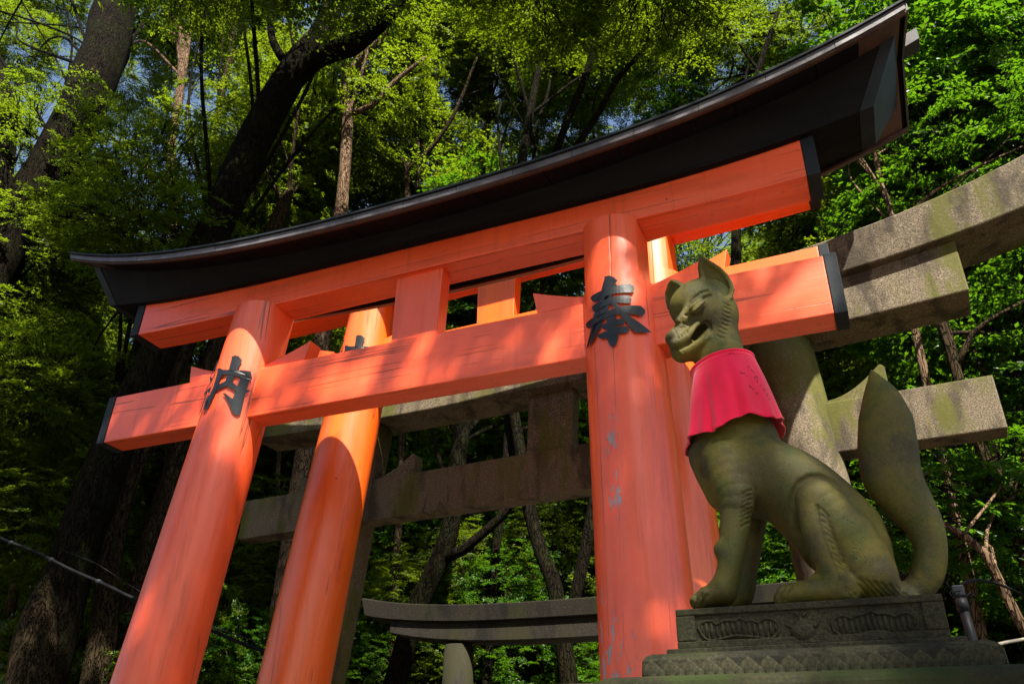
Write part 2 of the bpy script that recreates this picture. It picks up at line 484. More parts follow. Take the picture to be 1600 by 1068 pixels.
NOU = [[(0.167,0.501),(0.271,0.510),(0.391,0.502),(0.536,0.465),(0.508,0.418),(0.484,0.379),(0.468,0.333),(0.438,0.265),(0.394,0.234),(0.259,0.235),(0.222,0.265),(0.225,0.333),(0.223,0.395),(0.220,0.457)],
[(-0.017,0.205),(-0.059,0.245),(0.112,0.260),(0.261,0.280),(0.370,0.279),(0.367,0.234),(0.220,0.220),(0.068,0.202)],
[(0.325,0.272),(0.438,0.265),(0.627,0.231),(0.726,0.183),(0.670,0.177),(0.502,0.205),(0.336,0.226)],
[(-0.237,0.409),(-0.134,0.408),(0.028,0.382),(0.055,0.338),(0.026,0.301),(0.025,0.256),(0.012,0.196),(-0.025,0.131),(-0.075,0.074),(-0.081,0.045),(-0.201,0.039),(-0.270,0.053),(-0.279,0.101),(-0.197,0.170),(-0.153,0.235),(-0.167,0.312),(-0.182,0.366)],
[(-0.103,0.388),(0.232,0.375),(0.478,0.373),(0.859,0.378),(0.919,0.345),(0.968,0.311),(0.926,0.300),(0.761,0.297),(0.645,0.311),(0.476,0.326),(0.278,0.337),(0.015,0.332)],
[(0.626,0.330),(0.961,0.318),(0.904,0.283),(0.899,0.238),(0.894,0.192),(0.904,0.133),(0.922,0.053),(0.929,0.010),(0.873,-0.009),(0.772,-0.007),(0.692,0.011),(0.581,0.059),(0.413,0.122),(0.256,0.167),(0.337,0.167),(0.530,0.131),(0.677,0.110),(0.657,0.165),(0.643,0.239),(0.639,0.292)],
[(0.841,0.219),(1.023,0.215),(0.893,0.181),(0.853,0.182)],
# the thread radical round the left side of the pillar
[(-0.380,0.500),(-0.318,0.490),(-0.356,0.430),(-0.467,0.365),(-0.516,0.355),(-0.528,0.375),(-0.454,0.430)],
[(-0.559,0.375),(-0.405,0.345),(-0.294,0.310),(-0.294,0.285),(-0.380,0.300),(-0.547,0.345)],
[(-0.281,0.360),(-0.232,0.345),(-0.318,0.280),(-0.528,0.195),(-0.591,0.200),(-0.591,0.220),(-0.417,0.275)],
[(-0.578,0.215),(-0.343,0.245),(-0.232,0.225),(-0.195,0.195),(-0.232,0.185),(-0.356,0.210),(-0.578,0.185)],
[(-0.429,0.220),(-0.343,0.220),(-0.343,0.100),(-0.356,0.030),(-0.405,-0.005),(-0.443,0.030),(-0.429,0.120)],
[(-0.281,0.150),(-0.219,0.130),(-0.195,0.080),(-0.232,0.065),(-0.281,0.100)],
[(-0.504,0.150),(-0.467,0.130),(-0.541,0.060),(-0.615,0.045),(-0.591,0.090)]]
def lettering(name, parent, strokes, x0, sl, R0, tR, yc, mat, label, dz=0.0):
    parts = []
    for i, s in enumerate(strokes):
        n = len(s)
        t = .016 + .0011 * (i % 5) + (.006 if strokes is NOU and i > 6 else 0)
        rings = []
        cx_ = sum(a for a, _ in s) / n; cz_ = sum(b for _, b in s) / n
        # densify so the strokes wrap round the pillar
        q = []
        for j in range(n):
            a, b = s[j], s[(j + 1) % n]
            m = max(1, int(abs(b[0] - a[0]) / .09) + 1)
            for k in range(m):
                q.append((a[0] + (b[0] - a[0]) * k / m, a[1] + (b[1] - a[1]) * k / m))
        bm = bmesh.new()
        def P(th, z, off):
            R = R0 + tR * (z) + off
            return (x0 + sl * z + R * math.sin(th), yc - R * math.cos(th), z + dz + Z0)
        outer0 = [P(a, b, -.004) for a, b in q]
        outer1 = [P(a, b, t * .72) for a, b in q]
        # inset rim: a chamfer towards the inside
        ins = []
        m = len(q)
        area = sum(q[j][0] * .25 * q[(j + 1) % m][1] - q[(j + 1) % m][0] * .25 * q[j][1] for j in range(m))
        sg = 1 if area > 0 else -1
        for j in range(m):
            p0, p1, p2 = q[j - 1], q[j], q[(j + 1) % m]
            tx, tz = (p2[0] - p0[0]) * R0, p2[1] - p0[1]
            L = math.hypot(tx, tz) or 1
            nx_, nz_ = -tz / L * sg, tx / L * sg
            ins.append(P(p1[0] + nx_ * .005 / R0, p1[1] + nz_ * .005, t))
        v0 = [bm.verts.new(p) for p in outer0]
        v1 = [bm.verts.new(p) for p in outer1]
        v2 = [bm.verts.new(p) for p in ins]
        for j in range(m):
            k = (j + 1) % m
            bm.faces.new((v0[j], v0[k], v1[k], v1[j]))
            bm.faces.new((v1[j], v1[k], v2[k], v2[j]))
        f = bm.faces.new(v2)
        bmesh.ops.triangulate(bm, faces=[f])
        # lift the inner triangles onto the round face
        bmesh.ops.subdivide_edges(bm, edges=[e for e in bm.edges if e.calc_length() > .11 and all(v in set(v2) for v in e.verts)], cuts=1)
        for v in bm.verts:
            if v not in set(v0) and v not in set(v1) and v not in set(v2):
                z = v.co.z - Z0 - dz
                cxx = x0 + sl * z
                dx, dy = v.co.x - cxx, v.co.y - yc
                L = math.hypot(dx, dy)
                R = R0 + tR * z + t
                v.co.x, v.co.y = cxx + dx / L * R, yc + dy / L * R
        bmesh.ops.recalc_face_normals(bm, faces=bm.faces)
        me = bpy.data.meshes.new("stroke"); bm.to_mesh(me); bm.free()
        parts.append(([tuple(v.co) for v in me.vertices], [tuple(p.vertices) for p in me.polygons]))
        bpy.data.meshes.remove(me)
    V, F = join_vf(parts)
    me = bpy.data.meshes.new(name); me.from_pydata(V, [], F)
    o = mobj(name, me, mat, parent)
    o["label"] = label
    return o

def wedge(parent, xs_low, xs_high, zl, zh, base, y0, y1, mat):
    """Wedge on the tie beam: low at the pillar, high (slightly concave top) at its outer end."""
    n = 6
    top = []
    for i in range(n + 1):
        t = i / n
        top.append((xs_low + (xs_high - xs_low) * t, zl + (zh - zl) * (t ** 1.25)))
    sl = (xs_high - xs_low) * .12
    prof = [(xs_low, base)] + top + [(xs_high - sl * .9, base)]
    rings = [[(x, y, z + Z0) for x, z in prof] for y in (y0, y1)]
    V, F = loft(rings)
    return pobj("wedge", V, F, mat, parent, .006)

def red_gate(name, label, loc, rz, opt):
    t = thing(name, label, "torii gate", loc, rz, "red torii gates over the path")
    o = opt
    RX, RZ = o.get('paint', (M['red_x'], M['red_z']))
    gap = o.get('gap', 0.0)                   # change of the lintel height against the front gate
    ext = o.get('ext', 0.0)
    lift = gap + o.get('lift', 0.0)
    PL, PR = o['pl'], o['pr']
    zb = o['zbot']
    pillar_mesh("pillar", t, *PL, .1085, 1.052 + gap, zb, RZ, .50, .215)
    pr = pillar_mesh("pillar", t, *PR, .1085, 1.052 + gap, zb, o.get('prmat', RZ), .50, .20)
    # dark foot bands round the pillar bases
    for P_ in (PL, PR):
        z = zb
        R = P_[2] + P_[3] * z
        V, F = tube([(P_[0] + P_[1] * z, .1085, z + Z0 - .02), (P_[0] + P_[1] * (z + .5), .1085, z + Z0 + .5)], [R + .012, R + .008], 40)
        pobj("foot_band", V, F, M['cap'], t, 0, False)
    # tie beam in three visible lengths
    h = .4386
    tb = beam("tie_beam", t, [-3.02, -1.6, 0, 1.6, 3.02], lambda x: 0, lambda x: h, 0, .217, RX)
    for s in (-1, 1):
        V, F = box(*(sorted((s * 3.022, s * 3.10))), -.006, .223, Z0 - .006, Z0 + h + .006)
        pobj("end_cap", V, F, M['cap'], tb, .004)
    # wedges either side of each pillar
    for xl, xh, zl, zh in ((-1.93, -2.25, .52, .632), (-1.43, -.985, .49, .635), (1.40, .99, .52, .645), (1.86, 2.28, .50, .645)):
        wedge(t, xl, xh, zl, zh, h - .004, .035, .182, RX)
    # strut under the lintel
    rings = [[(x * (1 - .06 * (1 - k)), y, z + Z0) for x, y in ((-.205, .02), (.22, .02), (.22, .156), (-.205, .156))] for k, z in ((0, h - .003), (1, 1.06 + gap))]
    V, F = loft(rings)
    pobj("strut", V, F, RZ, t, .006)
    # lintel
    shb = poly([.00075, -.00032, -.00499, .00679, 1.05436 + gap])
    kab = poly([.00122, .00024, .00016, .00072, 1.29337 + lift])
    xs = list(np.linspace(-2.94, 3.02, 22))
    li = beam("lintel", t, xs, shb, lambda x: kab(x) + .004, -.03, .262, RX)
    for a, b in ((-3.03, -2.942), (3.022, 3.108)):
        rr = [[(x, -.036, shb(x) - .006 + Z0), (x, .268, shb(x) - .006 + Z0), (x, .268, kab(x) + Z0), (x, -.036, kab(x) + Z0)] for x in (a, b)]
        V, F = loft(rr)
        pobj("end_cap", V, F, M['cap'], li, .004)
    # upper lintel: inverted trapezoid, grows towards the ends
    eave = poly([.00127, -.00041, .02098, .00544, 1.30867 + lift])
    def up_section(x, e=0.0):
        z0 = kab(x); zt = eave(x) + .17
        k = (zt - z0)
        sx = lambda z: (1 if x > 0 else -1) * (0.0 if abs(x) < 3.2 else .22 * (z - z0) / k)
        return [(x, -.082 - e, z0 + .002 - e + Z0), (x, .312 + e, z0 + .002 - e + Z0), (x + sx(z0 + .03), .322 + e, z0 + .03 + Z0),
                (x + sx(zt), .46 + e, zt + Z0), (x + sx(zt), -.23 - e, zt + Z0), (x + sx(z0 + .03), -.092 - e, z0 + .03 + Z0)]
    xs = [-3.27, -3.21] + list(np.linspace(-3.15, 3.15, 24)) + [3.21, 3.42]
    V, F = loft([up_section(x) for x in xs])
    ul = pobj("upper_lintel", V, F, M['black_wood'], t, 0)
    for a, b in ((-3.365, -3.272), (3.422, 3.520)):
        V, F = loft([up_section(x, .006) for x in (a, b)])
        pobj("end_cap", V, F, M['cap'], ul, .004)
    # roof: a shallow gabled slab on eave boards
    RL, RR = -3.57 - ext, 3.80 + ext
    rf = bpy.data.objects.new("roof", None)
    xs = np.linspace(RL, RR, 41)
    top = poly([.00122, -.00019, .02097, .00496, 1.38253 + lift])
    def roof_sec(x, lo, hi):
        e, tp = eave(x), top(x)
        rid = .17
        return [(x, -.475, e + lo + Z0), (x, .117, e + rid + lo + Z0), (x, .709, e + lo + Z0), (x, .709, e + hi + Z0), (x, .117, e + rid + hi + Z0), (x, -.475, e + hi + Z0)]
    V, F = loft([roof_sec(x, .028, .075) for x in xs])
    rf = pobj("roof", V, F, M['black_wood'], t, 0)
    # eave boards under the slab, one board after another
    nb = 26
    for i in range(nb):
        a = RL + .03 + (RR - RL - .06) * i / nb; b = RL + .03 + (RR - RL - .06) * (i + 1) / nb - .006
        V, F = loft([roof_sec(x, .006 + .002 * (i % 2), .0279) for x in (a, b)])
        pobj("eave_board", V, F, M['brown_wood'] if i in (0, nb - 1) else M['black_wood'], rf)
    for y0, y1 in ((-.474, -.435), (.669, .708)):
        rr = [[(x, y0, eave(x) - .012 + Z0), (x, y1, eave(x) + .001 + Z0), (x, y1, eave(x) + .02 + Z0), (x, y0, eave(x) + .012 + Z0)] for x in xs]
        V, F = loft(rr)
        pobj("eave_batten", V, F, M['brown_wood'], rf)
    # copper edge sheets with lapped joints along the front and rear eaves, and a top lip
    n = 16
    for y0, y1 in ((-.492, -.4745), (.7085, .726)):
        for i in range(n):
            a = RL + (RR - RL) * i / n; b = RL + (RR - RL) * (i + 1) / n - .004
            k = .0012 * (i % 2)
            rr = [[(x, y0 - k, eave(x) + .002 + Z0), (x, y1 + k, eave(x) + .002 + Z0), (x, y1 + k, top(x) - .016 + Z0), (x, y0 - k, top(x) - .016 + Z0)] for x in np.linspace(a, b, 4)]
            V, F = loft(rr)
            pobj("edge_sheet", V, F, M['copper'], rf)
    def lip(x):
        e, tp = eave(x), top(x)
        return [(x, -.512, tp - .015 + Z0), (x, .117, tp + .165 + Z0), (x, .746, tp - .015 + Z0), (x, .746, tp + .004 + Z0), (x, .117, tp + .20 + Z0), (x, -.512, tp + .004 + Z0)]
    V, F = loft([lip(x) for x in np.linspace(RL - .02, RR + .02, 41)])
    pobj("roof_sheet", V, F, M['cap'], rf)
    # ridge box that runs out past both gable ends
    def ridge(x):
        z = eave(x) + .17 + .03
        return [(x, .055, z + Z0), (x, .18, z + Z0), (x, .18, z + .115 + Z0), (x, .055, z + .115 + Z0)]
    V, F = loft([ridge(x) for x in np.linspace(RL - .13, RR + .135, 31)])
    pobj("ridge_box", V, F, M['lead'], rf, .004)
    for xe, s in ((RL, -1), (RR, 1)):
        rr = [[(x_, y, z) for (_, y, z) in roof_sec(xe, .0, .074)] for x_ in sorted((xe + s * .001, xe + s * .014))]
        V, F = loft(rr)
        pobj("gable_sheet", V, F, M['copper'], rf)
    return t

PL = (-1.714, .115, .265, -.012)
PR = (1.656, -.027, .271, -.008)
g1 = red_gate("red_torii", "front vermilion torii gate with large black characters on both pillars", (0, 0, 0), 0,
              dict(pl=PL, pr=PR, zbot=-Z0 - .03, prmat=M['red_peel']))
lettering("character", g1, HOU, *PR, .1085, M['ink'], "raised black character on the right pillar")
lettering("character", g1, NOU, *PL, .1085, M['ink'], "raised black character on the left pillar")
RD = 1.0
g2 = red_gate("red_torii", "second vermilion torii gate close behind the front one, mostly hidden by it", (0, 1.47, RD), -.04,
              dict(pl=(-1.595, .103, .278, -.014), pr=(1.60, -.027, .275, -.008), zbot=-Z0 - RD + .20, paint=(M['orange_x'], M['orange_z']), gap=-.07, lift=.26, ext=-.12))
lettering("character", g2, NOU, -1.595, .103, .278, -.014, .1085, M['ink'], "raised black character on the left pillar")

# ------------------------------------------------------------------ large stone gate
def stone_gate():
    t = thing("stone_torii", "large grey granite torii gate standing behind the two red ones", "torii gate", (0, 3.0, 0), -math.atan(.07))
    g = M['granite']
    for x0, sl, R in ((-2.71, .11, .322), (2.60, -.071, .318)):
        rings = []
        V, F = tube([(x0 + sl * z, .125, z + Z0) for z in np.linspace(-3.95, 1.41, 16)], [R + .012 * -z * .5 for z in np.linspace(-3.95, 1.41, 16)], 44)
        o = pobj("pillar", V, F, g, t, 0, True)
    nb, nt = .175, .675
    V, F = loft([[(x, -.0, nb + Z0), (x, .25, nb + Z0), (x, .25, nt + Z0), (x, 0, nt + Z0)] for x in (-4.30, -2, 0, 2, 4.235)])
    pobj("tie_beam", V, F, g, t, .012)
    for xl, xh, zl, zh in ((-2.30, -1.80, .70, .935), (-2.98, -3.44, .70, .93), (2.22, 1.76, .70, .93), (2.86, 3.36, .71, .985)):
        n = 8
        prof = [(xl, nt - .004)] + [(xl + (xh - xl) * i / n, zl + (zh - zl) * (i / n) ** 1.8) for i in range(n + 1)]
        s = 1 if xh > xl else -1
        prof += [(xh + s * .02, zh + .004), (xh + s * .05, zh - .03), (xh + s * .05, nt - .004)]
        V, F = loft([[(x, y, z + Z0) for x, z in prof] for y in (.04, .21)])
        pobj("wedge", V, F, g, t, .008)
    sb = lambda x: 1.378 + .0058 * x * x * (.6 + .022 * x * x)
    V, F = loft([[(x, .04, z + Z0), (x + .545, .04, z + Z0), (x + .545, .21, z + Z0), (x, .21, z + Z0)] for x, z in ((-.29, nt - .004), (-.265, 1.39))])
    pobj("strut", V, F, g, t, .008)
    kb = lambda x: 1.80 + .0132 * x * x * (.55 + .026 * x * x)
    kt = lambda x: 2.14 + .0175 * x * x * (.55 + .030 * x * x)
    for xs in (np.linspace(-4.25, .262, 14), np.linspace(.268, 4.24, 14)):
      V, F = loft([[(x, -.12, sb(x) + Z0), (x, .38, sb(x) + Z0), (x, .38, kb(x) + .003 + Z0), (x, -.12, kb(x) + .003 + Z0)] for x in xs])
      pobj("lintel", V, F, g, t, .014)
    xs = np.linspace(-5.1, 5.45, 34)
    V, F = loft([[(x, -.21, kb(x) + Z0), (x, .47, kb(x) + Z0), (x, .52, kt(x) + Z0), (x, .13, kt(x) + .07 + Z0), (x, -.26, kt(x) + Z0)] for x in xs])
    pobj("upper_lintel", V, F, g, t, .014)
    return t
stone_gate()

def far_gate():
    y = 6.4
    t = thing("stone_torii", "small dark stone torii gate farthest up the path, low behind the red pillars", "torii gate", (0, y, 0), -math.atan(.012))
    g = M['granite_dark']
    B = -.345 + Z0
    kb = lambda x: B - .03 + .0006 * x ** 4
    kt = lambda x: B + .195 + .0007 * x ** 4
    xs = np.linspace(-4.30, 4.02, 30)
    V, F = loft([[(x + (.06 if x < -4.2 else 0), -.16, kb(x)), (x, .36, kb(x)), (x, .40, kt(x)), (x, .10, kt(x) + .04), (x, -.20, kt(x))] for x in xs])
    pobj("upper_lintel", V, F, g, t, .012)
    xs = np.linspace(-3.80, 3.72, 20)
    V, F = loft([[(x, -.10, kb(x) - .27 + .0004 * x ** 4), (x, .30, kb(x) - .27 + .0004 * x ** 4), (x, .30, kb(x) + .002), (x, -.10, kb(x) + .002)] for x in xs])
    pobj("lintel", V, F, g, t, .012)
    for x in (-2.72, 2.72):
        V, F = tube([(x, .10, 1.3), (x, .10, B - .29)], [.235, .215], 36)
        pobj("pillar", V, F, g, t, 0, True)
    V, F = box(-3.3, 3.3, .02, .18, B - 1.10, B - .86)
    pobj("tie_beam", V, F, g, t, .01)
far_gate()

# ------------------------------------------------------------------ fox statue: one continuous carved body (signed distance field -> surface nets)
YF = -1.75
class SDF:
    def __init__(s): s.ops = []
    def add(s, fn, c0, c1, mode='u', k=.03):
        s.ops.append((fn, np.minimum(c0, c1), np.maximum(c0, c1), mode, k))
    def capsule(s, a, b, ra, rb, mode='u', k=.03, sy=1.0):
        a = np.asarray(a, float); b = np.asarray(b, float)
        ab = b - a; L = float(ab @ ab) + 1e-12
        def fn(P):
            Q = P - a
            t = np.clip((Q @ ab) / L, 0, 1)
            D = Q - t[:, None] * ab
            if sy != 1.0: D = D * np.array([1, 1 / sy, 1])
            return np.sqrt((D * D).sum(1)) - (ra + (rb - ra) * t)
        r = max(ra, rb) * max(1, sy)
        s.add(fn, np.minimum(a, b) - r, np.maximum(a, b) + r, mode, k)
    def chain(s, pts, mode='u', k=.03, sy=1.0, step=.03):
        """One limb: a spline of round cones, blended once into the rest."""
        Q, R = smooth_path([p for p, _ in pts], [r for _, r in pts], step)
        Q = np.array(Q); R = np.array(R)
        W = np.array([1, 1 / sy, 1])
        def fn(P):
            best = np.full(len(P), 1e9)
            for a, b, ra, rb in zip(Q[:-1], Q[1:], R[:-1], R[1:]):
                ab = b - a; L = float(ab @ ab) + 1e-12
                q = P - a
                t = np.clip((q @ ab) / L, 0, 1)
                D = (q - t[:, None] * ab) * W
                best = np.minimum(best, np.sqrt((D * D).sum(1)) - (ra + (rb - ra) * t))
            return best
        r = R.max() * max(1, sy)
        s.add(fn, Q.min(0) - r, Q.max(0) + r, mode, k)
    def ell(s, c, ax, r, mode='u', k=.03):
        """Ellipsoid with axes ax (rows) and radii r."""
        c = np.asarray(c, float); ax = np.asarray(ax, float); r = np.asarray(r, float)
        def fn(P):
            q = (P - c) @ ax.T
            k0 = np.sqrt(((q / r) ** 2).sum(1)); k1 = np.sqrt(((q / r ** 2) ** 2).sum(1)) + 1e-9
            return k0 * (k0 - 1) / k1
        R = r.max()
        s.add(fn, c - R, c + R, mode, k)
    def prism(s, c, ax, poly, half, mode='s', k=.01, curve=0.0):
        """Extruded polygon in the plane of ax[0], ax[1]; 'half' thickness along ax[2]."""
        c = np.asarray(c, float); ax = np.asarray(ax, float); pl = np.asarray(poly, float)
        def fn(P):
            q = (P - c) @ ax.T
            d = np.full(len(q), 1e9); ins = np.zeros(len(q), bool)
            n = len(pl)
            for i in range(n):
                a, b = pl[i], pl[(i + 1) % n]
                e = b - a; w = q[:, :2] - a
                t = np.clip((w @ e) / (e @ e), 0, 1)
                dd = w - t[:, None] * e
                d = np.minimum(d, (dd * dd).sum(1))
                c1 = (a[1] <= q[:, 1]) != (b[1] <= q[:, 1])
                xi = a[0] + (q[:, 1] - a[1]) * (b[0] - a[0]) / (b[1] - a[1] if b[1] != a[1] else 1e-9)
                ins ^= c1 & (q[:, 0] < xi)
            d = np.sqrt(d) * np.where(ins, -1, 1)
            z = q[:, 2]
            if curve: z = z - curve * ((q[:, :2] - pl.mean(0)) ** 2).sum(1)
            e = np.abs(z) - half
            rd = min(.006, half * .8)
            u, w = np.maximum(d + rd, 0), np.maximum(e + rd, 0)
            return np.sqrt(u * u + w * w) + np.minimum(np.maximum(d + rd, e + rd), 0) - rd
        R = np.abs(pl).max() + half + .06
        s.add(fn, c - R * 1.4, c + R * 1.4, mode, k)
    @staticmethod
    def comb(d, e, mode, k):
        if mode == 'u':
            h = np.clip(.5 + .5 * (d - e) / k, 0, 1)
            return d * (1 - h) + e * h - k * h * (1 - h)
        h = np.clip(.5 - .5 * (d + e) / k, 0, 1)
        return d * (1 - h) - e * h + k * h * (1 - h)
    def eval(s, P, upto=None):
        d = np.full(len(P), 1.0)
        for fn, c0, c1, mode, k in s.ops[:upto]:
            m = ((P > c0 - .12) & (P < c1 + .12)).all(1)
            if m.any(): d[m] = SDF.comb(d[m], fn(P[m]), mode, k)
        return d
    def grid(s, lo, hi, h, B=14):
        """Sampled in blocks; blocks that the surface does not touch only get their sign."""
        n = (np.ceil((np.asarray(hi) - lo) / h / B).astype(int)) * B
        ax = [lo[i] + h * np.arange(n[i]) for i in range(3)]
        D = np.full(n, 1.0, np.float32)
        nb = n // B
        cen = np.stack(np.meshgrid(*[lo[i] + h * (np.arange(nb[i]) * B + (B - 1) / 2) for i in range(3)], indexing='ij'), -1).reshape(-1, 3)
        dc = s.eval(cen, NBODY)
        R = h * B * .87 + .035
        loc = np.stack(np.meshgrid(*[h * np.arange(B)] * 3, indexing='ij'), -1).reshape(-1, 3)
        c0s = np.array([o[1] - 3 * o[4] - .02 for o in s.ops]); c1s = np.array([o[2] + 3 * o[4] + .02 for o in s.ops])
        for q, (c, d) in enumerate(zip(cen, dc)):
            i = np.unravel_index(q, nb)
            sl = tuple(slice(k * B, k * B + B) for k in i)
            if d < -R: D[sl] = -1.0; continue
            b0 = lo + h * B * np.array(i); b1 = b0 + h * (B - 1)
            hit_ = np.where(((c0s < b1) & (c1s > b0)).all(1))[0]
            if not len(hit_) or (d > R and d < .9): continue
            P = b0 + loc
            v = np.full(len(P), 1.0)
            for o in hit_:
                fn, _, _, mode, k = s.ops[o]
                v = SDF.comb(v, fn(P), mode, k)
            D[sl] = v.reshape(B, B, B)
        return D, ax
def surface_nets(D, ax):
    n = D.shape
    S = D < 0
    c = [S[a:n[0] - 1 + a, b:n[1] - 1 + b, e:n[2] - 1 + e] for a in (0, 1) for b in (0, 1) for e in (0, 1)]
    cnt = sum(x.astype(np.int8) for x in c)
    act = (cnt > 0) & (cnt < 8)
    I = np.argwhere(act)
    ids = np.full(act.shape, -1, np.int64); ids[act] = np.arange(len(I))
    acc = np.zeros((len(I), 3)); w = np.zeros(len(I))
    cor = np.array([(a, b, e) for a in (0, 1) for b in (0, 1) for e in (0, 1)])
    vals = [D[I[:, 0] + a, I[:, 1] + b, I[:, 2] + e] for a, b, e in cor]
    for i in range(8):
        for j in range(i + 1, 8):
            if np.abs(cor[i] - cor[j]).sum() == 1:
                m = (vals[i] < 0) != (vals[j] < 0)
                t = np.where(m, vals[i] / np.where(m, vals[i] - vals[j], 1), 0)
                p = cor[i] + t[:, None] * (cor[j] - cor[i])
                acc[m] += p[m]; w[m] += 1
    loc = acc / w[:, None]
    h = ax[0][1] - ax[0][0]
    V = np.array([a[0] for a in ax]) + h * (I + loc)
    Q = []
    for d in range(3):
        e = [0, 0, 0]; e[d] = 1
        a = S[:n[0] - e[0], :n[1] - e[1], :n[2] - e[2]]; b = S[e[0]:, e[1]:, e[2]:]
        X = np.argwhere(a != b)
        u, v = [(1, 2), (2, 0), (0, 1)][d]
        X = X[(X[:, u] > 0) & (X[:, v] > 0) & (X[:, u] < n[u] - 1) & (X[:, v] < n[v] - 1)]
        fl = a[X[:, 0], X[:, 1], X[:, 2]]
        def idx(du, dv):
            Y = X.copy(); Y[:, u] -= du; Y[:, v] -= dv
            return ids[Y[:, 0], Y[:, 1], Y[:, 2]]
        q = np.stack([idx(1, 1), idx(0, 1), idx(0, 0), idx(1, 0)], 1)
        q[~fl] = q[~fl][:, ::-1]
        Q.append(q)
    return V, np.concatenate(Q)

fx = SDF()
def F_(px, py, dy=0.0): return at(px, py, YF + dy)
def rr(px, py, r, dy=0.0):
    P = F_(px, py, dy)
    return (P, r * mpp(P))
# trunk of the body
fx.chain([rr(1154, 706, 61), rr(1168, 736, 64), rr(1240, 766, 62), rr(1312, 836, 68), rr(1340, 884, 46)], k=.05, sy=.98)
fx.capsule(F_(1120, 712), F_(1138, 765), .105, .085, k=.05)
# neck
fx.chain([rr(1152, 690, 58), rr(1140, 640, 50), rr(1130, 590, 44), rr(1124, 548, 36), rr(1111, 505, 36)], k=.05)
# near shoulder and foreleg
fx.chain([rr(1134, 722, 40, -.10), rr(1150, 772, 30, -.135), rr(1150, 800, 24, -.135), rr(1145, 850, 21, -.135), rr(1140, 885, 18.5, -.135), rr(1133, 915, 19, -.135)], k=.03)
fx.chain([rr(1126, 858, 10, -.15), rr(1129, 862, 10, -.13)], k=.03)
fx.chain([rr(1128, 926, 20, -.13), rr(1106, 932, 16, -.14), rr(1090, 940, 12, -.145)], k=.03, sy=1.5)
# far foreleg
fx.chain([rr(1165, 740, 40, .09), rr(1172, 800, 26, .13), rr(1170, 850, 20, .13), rr(1164, 895, 18, .13), rr(1160, 930, 17, .13), rr(1140, 942, 12, .13)], k=.04)
# near thigh, shank, foot
fx.chain([rr(1278, 782, 33, -.155), rr(1316, 838, 48, -.12), rr(1352, 897, 42, -.11)], k=.012)
fx.chain([rr(1271, 784, 27, -.165), rr(1279, 835, 24, -.18), rr(1297, 885, 20, -.185), rr(1314, 918, 20, -.18)], k=.012)
fx.chain([rr(1320, 926, 20, -.17), rr(1270, 926, 21, -.18), rr(1230, 931, 17, -.185), rr(1222, 936, 13, -.185)], k=.03, sy=1.35)
fx.capsule(F_(1284, 892, -.165), F_(1280, 908, -.17), .012, .03, k=.02)
# far thigh and foot
fx.chain([rr(1290, 800, 33, .12), rr(1325, 850, 50, .09), rr(1345, 905, 40, .10)], k=.04)
fx.chain([rr(1300, 900, 24, .16), rr(1300, 930, 20, .17), rr(1250, 935, 15, .17)], k=.03)
# rump and hair skirt running down to the tail root
fx.chain([rr(1350, 855, 36, -.02), rr(1370, 898, 32, -.02), rr(1390, 927, 24, -.02), rr(1425, 936, 13, -.02)], k=.03, sy=1.6)
# tail
fx.chain([rr(1404, 930, 16, .02), rr(1432, 920, 21, .03), rr(1449, 896, 24, .03), rr(1454, 858, 24, .03), rr(1442, 818, 29, .03), rr(1417, 782, 37, .03), rr(1394, 745, 44, .03), rr(1387, 700, 44, .03), rr(1384, 660, 40, .03), rr(1378, 625, 28, .03), rr(1369, 598, 13, .03), rr(1362, 580, 3, .03)], k=.02, sy=.8, step=.016)

NTORSO = len(fx.ops)
# head frame: forward, left, up
HF = np.array([-.47, -.50, -.66]); HF /= np.linalg.norm(HF)
HS = np.cross([0, 0, 1.0], HF); HS /= np.linalg.norm(HS)
HU = np.cross(HF, HS)
HC = F_(1106, 482)
def H(px, py, s=0.0):
    """World point on the ray of a surveyed pixel at lateral offset s from the head's mid plane."""
    d = ray(px, py)
    t = (s + (HC - CAM_C) @ HS) / (d @ HS)
    return CAM_C + d * t
HA = np.stack([HF, HS, HU])
fx.ell(HC + HF * .022 + HU * .004, HA, (.130, .118, .120), k=.035)
fx.ell(H(1082, 470, 0), HA, (.11, .10, .075), k=.04)                       # forehead
fx.chain([(H(1093, 503, 0), .068), (H(1073, 518, 0), .051), (H(1056, 528, 0), .038)], k=.03)   # muzzle
fx.ell(H(1051, 528, 0), HA, (.024, .036, .026), k=.010)                    # nose pad
for s in (-1, 1):
    fx.ell(H(1107, 500, .0) + HS * s * .074, HA, (.085, .05, .080), k=.04)   # cheeks
    fx.chain([(H(1064, 502, s * .030), .022), (H(1078, 483, s * .054), .023), (H(1096, 462, s * .074), .017), (H(1113, 452, s * .088), .012)], k=.02)  # brows
    fx.chain([(H(1054, 536, s * .030), .019), (H(1071, 527, s * .050), .020), (H(1090, 509, s * .066), .017)], k=.018)   # upper lips
# lower jaw
fx.chain([(H(1106, 526, 0), .068), (H(1087, 540, 0), .056), (H(1066, 549, 0), .046)], k=.03)
for s in (-1, 1):
    fx.chain([(H(1068, 549, s * .026), .022), (H(1085, 539, s * .042), .022), (H(1102, 526, s * .058), .020)], k=.015)
# open mouth: a wedge cut right through, then hollow
mo = [((H(px, py, .06) - HC) @ HF, (H(px, py, .06) - HC) @ HU) for px, py in ((1102, 506), (1105, 512), (1099, 522), (1090, 530), (1081, 535), (1076, 537), (1079, 529), (1085, 515), (1094, 507))]
fx.prism(HC, HA[[0, 2, 1]], mo, .085, 's', .010)
fx.capsule(H(1097, 513, .035), H(1090, 524, .0), .013, .016, 's', .01)
